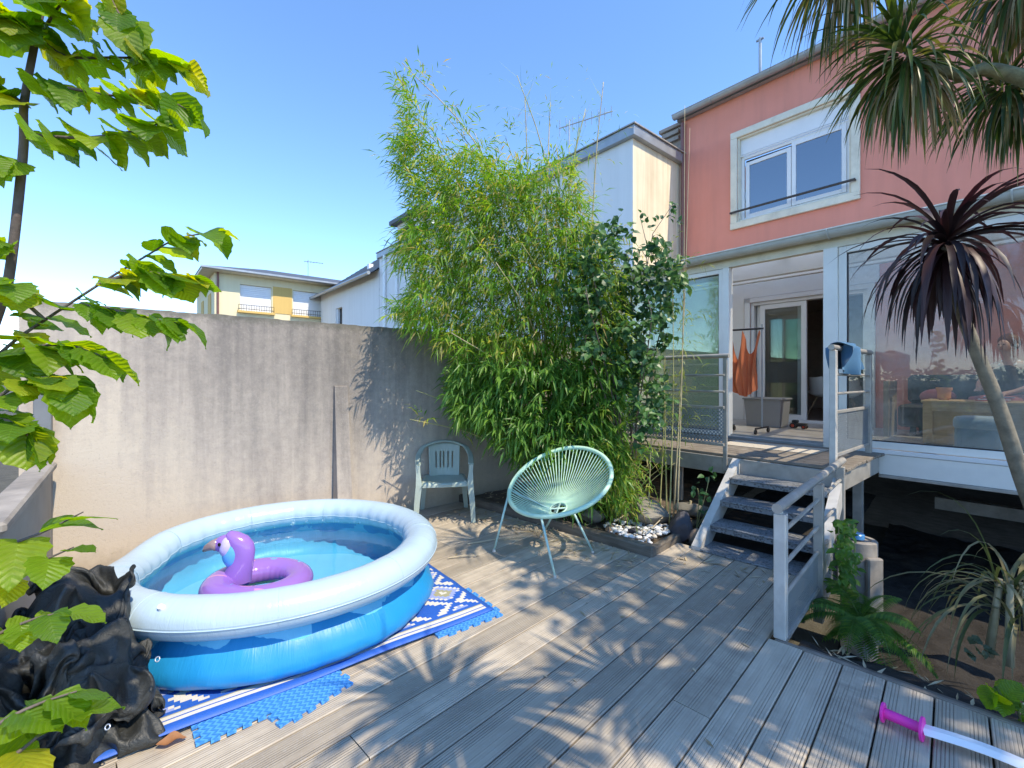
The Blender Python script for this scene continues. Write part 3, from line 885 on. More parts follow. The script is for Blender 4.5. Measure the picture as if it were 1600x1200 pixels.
for k in range(9):
    s_ = -2.1+k*.84
    m = MB(HF); m.add([(s_-.03,.02,roof_z(.02)-.02),(s_+.03,.02,roof_z(.02)-.02),(s_+.03,PY-.035,roof_z(PY)-.02),(s_-.03,PY-.035,roof_z(PY)-.02),
                       (s_-.03,.02,roof_z(.02)+.09),(s_+.03,.02,roof_z(.02)+.09),(s_+.03,PY-.035,roof_z(PY)+.09),(s_-.03,PY-.035,roof_z(PY)+.09)],
                      [(0,3,2,1),(4,5,6,7),(0,1,5,4),(1,2,6,5),(2,3,7,6),(3,0,4,7)]); m.build('rafter', M_INWHITE, vr)
for yy, zz in ((.75, .22), (1.75, .24)):
    m = MB(HF); m.box((-2.24, yy, roof_z(yy)-.025-zz), (4.69, yy+.10, roof_z(yy)-.025), bev=.004); m.build('purlin', M_INWHITE, vr)
gutter(HF, -2.32, 4.9, -.16, 3.20, .085, M_GUTTER, 'gutter', vr, (-.55, 1.18, 2.6))
m = MB(HF); m.box((-2.32, -.12, roof_z(0)+.101), (4.9, .03, roof_z(0)+.15)); m.build('roof_edge', M_LICHEN, vr)
m = MB(HF); m.box((-2.30, -.058, 3.02), (4.7, .04, 3.20)); m.build('head_beam', M_TRIM, house)

# glazed front: posts, rails, panes
def post(s0, s1, z0, z1, y0=-.07, y1=.05, mat=M_POST, name='post'):
    mm = MB(HF); mm.box((s0, y0, z0), (s1, y1, z1), bev=.004); return mm.build(name, mat, house)
post(-.085, .0, FZ-.02, 3.018); post(1.105, 1.245, FZ-.02, 3.018, -.09, .05); post(-1.75, -1.67, FZ-.02, 3.018); post(4.6, 4.7, FZ-.02, 3.018)
def glazing(s0, s1, z0, z1, w, gl, label=None, wb=None):
    mm = MB(HF); wb = wb or w
    mm.box((s0, -.05, z0), (s0+w, .02, z1), bev=.004); mm.box((s1-w, -.05, z0), (s1, .02, z1), bev=.004)
    mm.box((s0+w+.0005, -.05, z0), (s1-w-.0005, .02, z0+wb), bev=.004); mm.box((s0+w+.0005, -.05, z1-w), (s1-w-.0005, .02, z1), bev=.004)
    f_ = mm.build('glazing_frame', M_POST, house)
    mm = MB(HF)
    e = .012
    for (a, b) in (((s0+w, -.03, z0+wb), (s0+w+e, .0, z1-w)), ((s1-w-e, -.03, z0+wb), (s1-w, .0, z1-w)), ((s0+w+e, -.03, z0+wb), (s1-w-e, .0, z0+wb+e)), ((s0+w+e, -.03, z1-w-e), (s1-w-e, .0, z1-w))): mm.box(a, b)
    mm.build('gasket', M_BLACKM, f_)
    mm = MB(HF); mm.box((s0+w+e, -.018, z0+wb+e), (s1-w-e, -.010, z1-w-e)); mm.build('pane', gl, f_)
    return f_
glazing(1.247, 4.598, FZ+.02, 3.016, .075, M_GLASS)
glazing(-1.668, -.087, FZ+.0, 3.016, .06, M_GLASS_L)
# the sliding leaf parked behind the left pane
mm = MB(HF); mm.box((-1.30, .06, FZ+.03), (-1.24, .10, 2.97), bev=.003); mm.box((-.19, .06, FZ+.03), (-.13, .10, 2.97), bev=.003); mm.box((-1.239, .06, FZ+.03), (-.191, .10, FZ+.10), bev=.003); mm.box((-1.239, .06, 2.90), (-.191, .10, 2.97), bev=.003)
sl = mm.build('sliding_leaf', M_POST, house)
mm = MB(HF); mm.box((-1.239, .075, FZ+.101), (-.191, .081, 2.899)); mm.build('pane', M_GLASS_L, sl)
mm = MB(HF); mm.box((-.175, .03, 1.55), (-.145, .059, 2.05), bev=.004); mm.build('handle', M_WHITE, sl)
mm = MB(HF); mm.box((.001, -.10, FZ-.02), (1.104, .055, FZ+.012), bev=.003); mm.box((.001, -.02, FZ+.0125), (1.104, -.005, FZ+.03)); mm.box((.001, .03, FZ+.0125), (1.104, .045, FZ+.03)); mm.build('threshold', M_ZINC, house)
mm = MB(HF); mm.box((1.25, -.085, FZ-.03), (4.7, -.052, FZ+.015), bev=.004); mm.build('sill', M_WHITE, house)
mm = MB(HF); mm.box((1.62, -.075, .47), (4.7, -.052, FZ-.034), bev=.003); mm.build('fascia_panel', M_POST, house)
mm = MB(HF); mm.box((1.62, -.09, .435), (4.7, .02, .468), bev=.003); mm.build('bottom_rail', M_GALV, house)
# substructure: two piers and a back wall below
for s_ in (-1.9, 4.4):
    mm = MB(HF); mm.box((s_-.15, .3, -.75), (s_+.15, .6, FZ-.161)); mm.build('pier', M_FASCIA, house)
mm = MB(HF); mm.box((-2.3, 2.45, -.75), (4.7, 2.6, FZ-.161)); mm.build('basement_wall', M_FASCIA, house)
mm = MB(HF); mm.box((1.9, 1.3, -.10), (4.7, 1.42, .04)); mm.build('ground_beam', M_CONC, house)

# inner sliding door into the dark room
DY = PY+.06
mm = MB(HF)
for (a, b) in (((DX0, DY-.08, FZ+.002), (DX0+.06, DY+.08, DZ1)), ((DX1-.06, DY-.08, FZ+.002), (DX1, DY+.08, DZ1)), ((DX0+.0605, DY-.08, DZ1-.06), (DX1-.0605, DY+.08, DZ1)), ((DX0+.0605, DY-.08, FZ+.002), (DX1-.0605, DY+.08, FZ+.05))): mm.box(a, b, bev=.003)
mm.box((DX0-.10, PY-.06, FZ+.002), (DX0-.001, PY-.031, DZ1+.08)); mm.box((DX0-.099, PY-.06, DZ1+.001), (DX1+.1, PY-.031, DZ1+.08)); mm.box((DX1+.001, PY-.06, FZ+.002), (DX1+.10, PY-.003, DZ1))
idr = mm.build('inner_door', M_WHITE, house)
def inner_leaf(s0, s1, y):
    q = MB(HF); w = .085
    q.box((s0, y, FZ+.055), (s0+w, y+.05, DZ1-.065), bev=.004); q.box((s1-w, y, FZ+.055), (s1, y+.05, DZ1-.065), bev=.004)
    q.box((s0+w, y, FZ+.055), (s1-w, y+.05, FZ+.055+w)); q.box((s0+w, y, DZ1-.065-w), (s1-w, y+.05, DZ1-.065))
    f_ = q.build('door_leaf', M_WHITE, idr)
    q = MB(HF); q.box((s0+w, y+.02, FZ+.055+w), (s1-w, y+.028, DZ1-.065-w)); q.build('pane', M_PANE, f_)
inner_leaf(-.72, .05, DY-.06)
inner_leaf(-.80, -.03, DY+.01)
q = MB(HF)
x0, x1, y0, y1, z0, z1 = -2.2, 3.0, PY+.225, PY+5.0, FZ-.01, 3.3
q.add([(x0,y0,z0),(x1,y0,z0),(x1,y1,z0),(x0,y1,z0),(x0,y0,z1),(x1,y0,z1),(x1,y1,z1),(x0,y1,z1)], [(0,1,2,3),(4,7,6,5),(1,5,6,2),(2,6,7,3),(3,7,4,0)])
q.build('inner_room', plain('shaded_room_paint', (.52, .48, .43), .8, .1), house)

# ------------------------------------------------------------------ raised platform and its railings
PF = -1.45
plat = thing('platform', 'raised grey timber platform in front of the veranda door', 'platform', loc=tuple(hp(0, -.7, -.1)))
NB = 10
for k in range(NB):
    y0 = PF+.005+k*.138
    mm = MB(HF); mm.box((-1.95, y0, .672), (1.66+random.uniform(-.012, .012), y0+.131, .70), bev=.004); mm.build('board', M_BOARD, plat)
mm = MB(HF); mm.box((-1.95, PF-.012, .49), (1.63, PF+.03, .668), bev=.004); mm.build('front_beam', M_GALV, plat)
mm = MB(HF); mm.box((1.585, PF+.031, .49), (1.63, -.11, .668), bev=.004); mm.build('side_beam', M_GALV, plat)
for s_ in (-1.5, .0): 
    mm = MB(HF); mm.box((s_-.04, PF+.05, -.1), (s_+.04, PF+.13, .489)); mm.build('leg', M_GALV, plat)
mm = MB(HF); mm.box((1.45, -.35, -.7), (1.53, -.27, .489)); mm.build('leg', M_GALV, plat)
mm = MB(HF); mm.box((.20, -.78, .7015), (1.22, -.30, .708), bev=.002)
tag(mm.build('door_mat', plain('beige_mat', (.50, .45, .37), .95, .1, 20, .5, 200)), 'flat beige mat lying on the platform before the veranda door', 'mat')

def local_panel(name, mat, parent, M, L, z0, z1, th=.003):
    """thin sheet in its own local frame so that its holes follow it"""
    q = MB(); q.box((0, -th/2, z0), (L, th/2, z1))
    o = q.build(name, mat); adopt(o, parent); o.matrix_basis = M
    return o
rl = thing('platform_railing', 'grey steel railing with perforated panel on the platform beside the bamboo', 'railing', loc=tuple(hp(-.6, PF, .7)))
RP = [.60, -.75, -1.93]
for s_ in RP:
    mm = MB(HF); mm.box((s_-.022, PF-.032, .52), (s_+.022, PF-.013, 1.725), bev=.003); mm.build('post', M_GALV, rl)
mm = MB(HF); mm.tube([(-1.98, PF-.022, 1.745), (.64, PF-.022, 1.745)], .024, 12); smooth_by_angle(mm.build('handrail', M_GALV, rl))
for zz in (1.54, 1.365):
    mm = MB(HF); mm.tube([(-1.95, PF-.045, zz), (.60, PF-.045, zz)], .011, 8); mm.build('rail', M_GALV, rl)
for zz in (1.195, .80):
    mm = MB(HF); mm.box((-1.95, PF-.055, zz-.015), (.60, PF-.034, zz+.015), bev=.003); mm.build('panel_rail', M_GALV, rl)
local_panel('perforated_panel', M_PERF, rl, HF @ Matrix.Translation((-1.95, PF-.045, 0)), 2.55, .814, 1.181)

rr = thing('side_railing', 'short steel railing at the platform end with blue cloth over it', 'railing', loc=tuple(hp(1.56, -.8, .7)))
for yy in (PF+.02, -.20):
    mm = MB(HF); mm.box((1.532, yy-.03, .45 if yy < -1 else .702), (1.584, yy+.03, 1.76), bev=.004); mm.build('post', M_GALV_L if yy < -1 else M_GALV, rr)
mm = MB(HF); mm.tube([(1.558, PF-.04, 1.785), (1.558, -.13, 1.785)], .026, 12); smooth_by_angle(mm.build('handrail', M_GALV, rr))
for zz in (1.54, 1.365):
    mm = MB(HF); mm.tube([(1.558, PF+.02, zz), (1.558, -.2, zz)], .012, 8); mm.build('rail', M_GALV, rr)
for zz in (1.195, .80):
    mm = MB(HF); mm.box((1.545, PF+.051, zz-.015), (1.571, -.231, zz+.015), bev=.003); mm.build('panel_rail', M_GALV, rr)
local_panel('perforated_panel', M_PERF, rr, HF @ Matrix.Translation((1.558, PF+.05, 0)) @ Matrix.Rotation(R(90), 4, 'Z'), 1.17, .814, 1.181)

# ------------------------------------------------------------------ steel stairs
st = thing('stairs', 'grey galvanised steel stairs with open grated treads up to the platform', 'stairs', loc=tuple(dp(-.5, 1.1, 0)))
M_TREAD = None
def tread_mat():
    t = NT('grated_tread'); v = t.coord('Object'); 
    vo = t.n('ShaderNodeTexVoronoi'); t.l(v, vo.inputs['Vector']); vo.inputs['Scale'].default_value = 48
    d = t.mr(vo.outputs['Distance'], .2, .5, 1, 0)
    n1 = t.noise(v, 7, 6, .65)
    c = t.ramp(n1, [(.3, (.17, .175, .18)), (.7, (.27, .28, .29))])
    c = t.mix(t.math('MULTIPLY', d, .7), c, (.05, .05, .05))
    return t.done(t.bsdf(c, .55, t.bump(d, .8, -.004), Metallic=.25))
M_TREAD = tread_mat()
YS, YE, ZT = 1.10, 2.10, .70
sx0, sx1 = -.945, -.05
def slant_box(m, x0, x1, ya, za, yb, zb, hgt):
    m.add([(x0,ya,za),(x1,ya,za),(x1,yb,zb),(x0,yb,zb),(x0,ya,za+hgt),(x1,ya,za+hgt),(x1,yb,zb+hgt),(x0,yb,zb+hgt)],
          [(0,3,2,1),(4,5,6,7),(0,1,5,4),(1,2,6,5),(2,3,7,6),(3,0,4,7)])
for x0 in (sx0, sx1-.01):
    mm = MB(DF)
    # channel section: web with two flanges
    w = .075
    mm.add([(x0,YS-.06,0),(x0+w,YS-.06,0),(x0+w,YS+.20,0),(x0,YS+.20,0),(x0,YS-.06,.03),(x0+w,YS-.06,.03),
            (x0,YE+.0,ZT-.03),(x0+w,YE+.0,ZT-.03),(x0,YE,ZT-.25),(x0+w,YE,ZT-.25)],
           [(0,3,2,1),(0,1,5,4),(4,5,7,6),(6,7,9,8),(8,9,2,3),(0,4,6,8,3),(1,2,9,7,5)])
    mm.build('stringer', M_GALV_L, st)
for k in range(1, 4):
    zz = ZT*k/4; yy = YS+.10+(YE-YS-.02)*(k-1)/4*1.0+.08
    mm = MB(DF); mm.box((sx0+.077, yy, zz-.012), (sx1-.012, yy+.27, zz), bev=.003); mm.box((sx0+.077, yy, zz-.055), (sx1-.012, yy+.012, zz-.0125)); mm.tube([(sx0+.077, yy, zz-.006), (sx1-.012, yy, zz-.006)], .009, 8)
    mm.build('tread', M_TREAD, st)
mm = MB(DF); mm.box((sx0+.077, YS-.07, .002), (sx1-.012, YS+.24, .014), bev=.003); mm.build('foot_plate', M_TREAD, st)
mm = MB(DF); mm.box((sx0+.0, YE+.005, .52), (sx1+.06, YE+.025, .665)); mm.build('top_riser', M_BOARD, st)

# railing along the sunken garden
pr_ = thing('stair_railing', 'galvanised steel railing with tubular handrail between deck and sunken garden', 'railing', loc=tuple(dp(0, 0, 0)))
for yy, zb, hw in ((0.02, .005, .031), (1.06, -.30, .03), (1.98, -.35, .03)):
    mm = MB(DF); mm.box((-.031, yy-hw, zb), (.031, yy+hw, .722), bev=.004); mm.tube([(0, yy, .72), (0, yy, .75)], .012, 8); mm.build('post', M_GALV_L if yy < .5 else M_GALV, pr_)
mm = MB(DF); mm.tube([(0, -.06, .765), (0, 2.08, .765)], .028, 16); smooth_by_angle(mm.build('handrail', M_GALV, pr_))
for zz in (.606, .407, .222):
    mm = MB(DF); mm.tube([(.0, .05, zz), (.0, 1.03, zz)], .013, 8); mm.tube([(.0, 1.09, zz), (.0, 2.02, zz)], .013, 8); smooth_by_angle(mm.build('rail', M_GALV, pr_))
mm = MB(DF); mm.box((-.012, .052, -.06), (.012, 1.029, -.035)); mm.build('rail', M_GALV, pr_)
local_panel('mesh_panel', M_MESH, pr_, DF @ Matrix.Translation((0, .052, 0)) @ Matrix.Rotation(R(90), 4, 'Z'), .976, -.035, .21)
local_panel('mesh_panel', M_MESH, pr_, DF @ Matrix.Translation((0, 1.092, 0)) @ Matrix.Rotation(R(90), 4, 'Z'), .90, -.25, .21)

# ------------------------------------------------------------------ things inside the veranda
def fabric(name, col, rough=.85, sc=250, var=.12):
    t = NT(name); v = t.coord('Object')
    w = t.noise(v, sc, 2, .5); n1 = t.noise(v, 3, 5, .6)
    c = t.ramp(n1, [(.3, tuple(x*(1-var) for x in col)), (.7, tuple(min(1, x*(1+var)) for x in col))])
    return t.done(t.bsdf(c, rough, t.bump(w, .25, .002), Sheen_Weight=.2))
def plastic(name, col, rough=.3, bump=.03, var=.06, **kw): return plain(name, col, rough, var, 3, bump, 25, **kw)

rack = thing('clothes_rack', 'rolling metal clothes rack just inside the open veranda door', 'clothes rack', loc=tuple(hp(-.12, .55, FZ)))
q = MB(HF); q.tube([(-.30, .50, 2.22), (.18, .62, 2.22)], .014, 8); q.build('bar', M_BLACKM, rack)
for (a, b) in ((-.28, .505), (.16, .615)):
    q = MB(HF); q.tube([(a, b, FZ+.08), (a, b, 2.28)], .012, 8); q.build('upright', M_ZINC, rack)
    q = MB(HF); q.tube([(a, b-.22, FZ+.08), (a, b+.22, FZ+.08)], .013, 8); q.build('foot', M_BLACKM, rack)
    for d_ in (-.22, .22):
        q = MB(HF); q.tube([(a-.012, b+d_, FZ+.035), (a+.012, b+d_, FZ+.035)], .033, 14); q.build('caster', M_BLACKM, rack)
# orange cloth in deep folds hung from three points of the rack
cl = MB(HF); N, K = 56, 40
vs = []; fs = []
hang = [(-.24, .505), (.0, .49), (.145, .535)]
for j in range(K+1):
    t_ = j/K
    for i in range(N+1):
        u = i/N
        # top edge hangs in swags between the three points
        xs = -.25 + .40*u
        swag = abs(math.sin(math.pi*u*2.0 + (.0 if u < .6 else .3)))
        top = 2.20 - (.42*swag**1.5 if u < .55 else .34*swag**1.5)
        narrow = 1.0 - .16*math.sin(math.pi*min(1, t_*1.05))*.5 - .18*max(0, t_-.75)/.25
        zb = 1.24 + .14*abs(u-.5)**1.6*2.4
        z = top*(1-t_) + zb*t_
        xx = -.05 + (xs+.05)*narrow
        yy = .50 + .03*math.sin(u*34 + 1.5*math.sin(t_*3))*(.4+.6*t_) + .05*math.sin(u*9+t_*4)*(1-t_*.3) + .06*u
        vs.append((xx, yy-.02*math.sin(t_*math.pi), z))
for j in range(K):
    for i in range(N):
        a = j*(N+1)+i; fs.append((a, a+1, a+N+2, a+N+1))
cl.add(vs, fs)
tag(cl.build('hanging_cloth', fabric('orange_cloth', (.72, .20, .075)), smooth=True), 'orange cloth hanging in folds from the clothes rack', 'cloth')
# grey storage bin
b = thing('storage_bin', 'grey plastic storage bin on the veranda floor beside the orange cloth', 'bin', loc=tuple(hp(-.2, 1.75, FZ)))
q = MB(HF)
def taper_box(m, cx, cy, z0, z1, wx0, wy0, wx1, wy1, t=.012):
    o = [(-1,-1),(1,-1),(1,1),(-1,1)]
    vs = [(cx+a*wx0/2, cy+b_*wy0/2, z0) for a, b_ in o] + [(cx+a*wx1/2, cy+b_*wy1/2, z1) for a, b_ in o]
    vs += [(cx+a*(wx1/2-t), cy+b_*(wy1/2-t), z1) for a, b_ in o] + [(cx+a*(wx0/2-t), cy+b_*(wy0/2-t), z0+t) for a, b_ in o]
    fs = [(0,3,2,1)]
    for k in range(4):
        l = (k+1) % 4
        fs += [(k,l,4+l,4+k), (4+k,4+l,8+l,8+k), (8+k,8+l,12+l,12+k)]
    fs.append((12,13,14,15))
    m.add(vs, fs)
taper_box(q, -.20, 1.75, FZ+.004, FZ+.46, .50, .36, .56, .42); q.build('tub', plastic('grey_bin_plastic', (.27, .28, .29), .5), b)
q = MB(HF); q.tube([(-.49,1.53,FZ+.455),(.09,1.53,FZ+.455),(.09,1.97,FZ+.455),(-.49,1.97,FZ+.455)], .016, 6, closed=True); q.build('rim', plastic('grey_bin_rim', (.24, .25, .26), .5), b)
# toy tractor
tr_ = thing('toy_tractor', 'tiny dark toy tractor with red wheels on the veranda floor', 'toy', loc=tuple(hp(.28, 1.75, FZ)))
q = MB(HF); q.box((.18, 1.70, FZ+.035), (.38, 1.78, FZ+.085), bev=.008); q.box((.18, 1.70, FZ+.086), (.26, 1.78, FZ+.13), bev=.008); q.build('body', M_DARK, tr_)
for (a, r_) in ((.20, .045), (.35, .032)):
    for yy in (1.69, 1.79):
        q = MB(HF); q.tube([(a, yy-.012, FZ+r_), (a, yy+.012, FZ+r_)], r_, 14); w_ = q.build('wheel', M_BLACKM, tr_)
        q = MB(HF); q.tube([(a, yy-.014, FZ+r_), (a, yy+.014, FZ+r_)], r_*.55, 12); q.build('hub', plastic('red_hub', (.5, .06, .03)), w_)
# shell chairs inside the dark room
def shell_chair(s, y, ang, label):
    M = HF @ Matrix.Translation((s, y, FZ)) @ Matrix.Rotation(ang, 4, 'Z')
    c = thing('shell_chair', label, 'chair', 'white shell chairs in the inner room', loc=tuple(M.translation))
    q = MB(M); vs = []; fs = []; A, B = 14, 16
    for j in range(B+1):
        t_ = j/B
        for i in range(A+1):
            u = i/A*2-1
            if t_ < .5:
                yy = -.20+.40*(t_/.5); zz = .45-.02*math.sin(math.pi*t_*2); w_ = .22+.02*t_
            else:
                k = (t_-.5)/.5; yy = .20+.10*k; zz = .45+.36*k; w_ = .23*(1-.35*k*k)
            e = abs(u)**2.4
            vs.append((u*w_, yy-(.06*e if t_ > .5 else 0), zz+.075*e*(1 if t_ < .7 else .3)))
    for j in range(B):
        for i in range(A):
            a = j*(A+1)+i; fs.append((a, a+1, a+A+2, a+A+1))
    q.add(vs, fs); q.build('shell', M_WHITE, c, smooth=True)
    for (a, b_) in ((-.2,-.2),(.2,-.2),(.2,.22),(-.2,.22)):
        q = MB(M); q.tube([(a*.5, b_*.5, .43), (a*1.15, b_*1.15, 0)], [.016, .011], 8); q.build('leg', wood('pale_leg_wood', (.35,.25,.15), (.5,.38,.25)), c)
shell_chair(.42, 3.55, R(200), 'white shell chair in the dark inner room nearest the door edge')
shell_chair(.02, 4.0, R(150), 'white shell chair in the inner room behind the sliding door glass')
tb = thing('dining_table', 'pale dining table in the dark inner room', 'table', loc=tuple(hp(.7, 4.4, FZ)))
q = MB(HF); q.box((.0, 4.15, FZ+.71), (1.6, 4.95, FZ+.75), bev=.004); q.build('table_top', M_LAM, tb)
for (a, b_) in ((.06,4.2),(1.54,4.2),(.06,4.9),(1.54,4.9)):
    q = MB(HF); q.box((a-.03, b_-.03, FZ), (a+.03, b_+.03, FZ+.709)); q.build('leg', M_LAM, tb)
# wooden chest, pot, pouf behind the right-hand glass
M_PINE = wood('pine_boards', (.42, .27, .12), (.62, .44, .22), (3, 3, 26), .6, bump=.1)
ch = thing('pine_chest', 'long low pine chest with framed front behind the big veranda pane', 'chest', loc=tuple(hp(2.8, 1.3, FZ)))
CX0, CX1, CY0, CY1, CZ1 = 1.83, 3.75, 1.0, 1.62, 1.245
q = MB(HF); q.box((CX0, CY0+.02, FZ+.003), (CX1, CY1, CZ1-.03)); q.build('carcass', M_PINE, ch)
q = MB(HF); q.box((CX0-.015, CY0-.02, CZ1-.029), (CX1+.015, CY1+.015, CZ1), bev=.004); q.build('top', M_PINE, ch)
npan = 3
for k in range(npan+1):
    xx = CX0+(CX1-CX0-.09)*k/npan
    q = MB(HF); q.box((xx, CY0-.003, FZ+.12), (xx+.09, CY0+.019, CZ1-.13), bev=.002); q.build('stile', M_PINE, ch)
for (z0, z1) in ((FZ+.02, FZ+.119), (CZ1-.129, CZ1-.032)):
    q = MB(HF); q.box((CX0, CY0-.003, z0), (CX1, CY0+.019, z1), bev=.002); q.build('rail', M_PINE, ch)
pot = MB(HF); pot.lathe([(0,.0),(.048,.0),(.065,.115),(.075,.116),(.077,.15),(.067,.15),(.060,.02),(0,.02)], 24, (1.99, 1.25, CZ1+.001))
tag(pot.build('flower_pot', M_TERRA, smooth=False), 'small terracotta pot standing on the pine chest', 'pot')
bk = thing('magazine_stack', 'few red and white magazines stacked on the pine chest', 'magazines', loc=tuple(hp(2.4, 1.3, CZ1)))
for k, c_ in enumerate(((.6,.08,.06), (.75,.73,.7), (.5,.1,.12), (.2,.25,.35))):
    q = MB(HF); q.box((2.26+.02*k, 1.18+.01*k, CZ1+.002+.012*k), (2.52+.015*k, 1.38, CZ1+.0135+.012*k)); q.build('magazine', plastic('magazine_cover', c_, .35), bk)
pf = thing('pouf', 'blue grey padded pouf seen low behind the veranda pane', 'pouf', loc=tuple(hp(2.37, .42, FZ)))
def superlathe(m, cx, cy, prof, n=40, p=4.0):
    vs = []; fs = []; k_ = len(prof)
    for a in range(n):
        an = 2*math.pi*a/n; c_, s_ = math.cos(an), math.sin(an)
        r_ = (abs(c_)**p+abs(s_)**p)**(-1/p)
        for (r, z) in prof: vs.append((cx+c_*r_*r, cy+s_*r_*r, z))
    for a in range(n):
        b_ = (a+1) % n
        for i in range(k_-1): fs.append((a*k_+i, b_*k_+i, b_*k_+i+1, a*k_+i+1))
    m.add(vs, fs)
q = MB(HF); superlathe(q, 2.37, .42, [(0,FZ+.004),(.19,FZ+.004),(.20,FZ+.02),(.20,FZ+.27)]); q.build('base', fabric('pouf_fabric', (.20, .30, .40)), pf, smooth=False)
q = MB(HF); superlathe(q, 2.37, .42, [(.20,FZ+.271),(.212,FZ+.29),(.212,FZ+.35),(.20,FZ+.38),(.15,FZ+.39),(0,FZ+.395)]); q.build('cushion', fabric('pouf_top', (.36, .48, .60)), pf, smooth=True)
# added daybed, standing in for the dark foliage mirrored in the pane
M_SOFA = fabric('charcoal_fabric', (.045, .047, .05))
db = thing('daybed', 'charcoal daybed added along the pink wall for the dark reflection in the veranda pane', 'daybed', loc=tuple(hp(2.7, 2.3, FZ)))
q = MB(HF); q.box((1.45, 1.85, FZ+.12), (4.2, 2.70, FZ+.42), bev=.03); q.build('mattress', M_SOFA, db)
q = MB(HF); q.box((1.45, 2.50, FZ+.421), (4.2, 2.74, FZ+.84), bev=.05); q.build('backrest', M_SOFA, db)
for (a, b_) in ((1.6,1.95),(4.05,1.95),(1.6,2.6),(4.05,2.6)):
    q = MB(HF); q.box((a-.03, b_-.03, FZ+.001), (a+.03, b_+.03, FZ+.119)); q.build('leg', M_DARK, db)
q = MB(HF); q.ico((1.80, 2.36, FZ+.53), .15, 3, (1.3, .5, .75)); tag(q.build('cushion', fabric('rose_fabric', (.55, .2, .2)), smooth=True), 'rose cushion leaning on the daybed at its door end', 'cushion')
q = MB(HF); q.box((1.36, 1.5, FZ+.003), (1.42, 2.0, FZ+.75), bev=.004); tag(q.build('leaning_board', wood('old_board', (.2,.15,.09),(.36,.28,.18))), 'narrow old board leaning beside the daybed behind the glass', 'board')
q = MB(HF); q.box((-1.15, 1.6, 1.42), (-.45, 1.63, 1.85)); tag(q.build('towel', fabric('white_towel', (.75,.75,.74))), 'white towel hung behind the left veranda pane', 'towel')

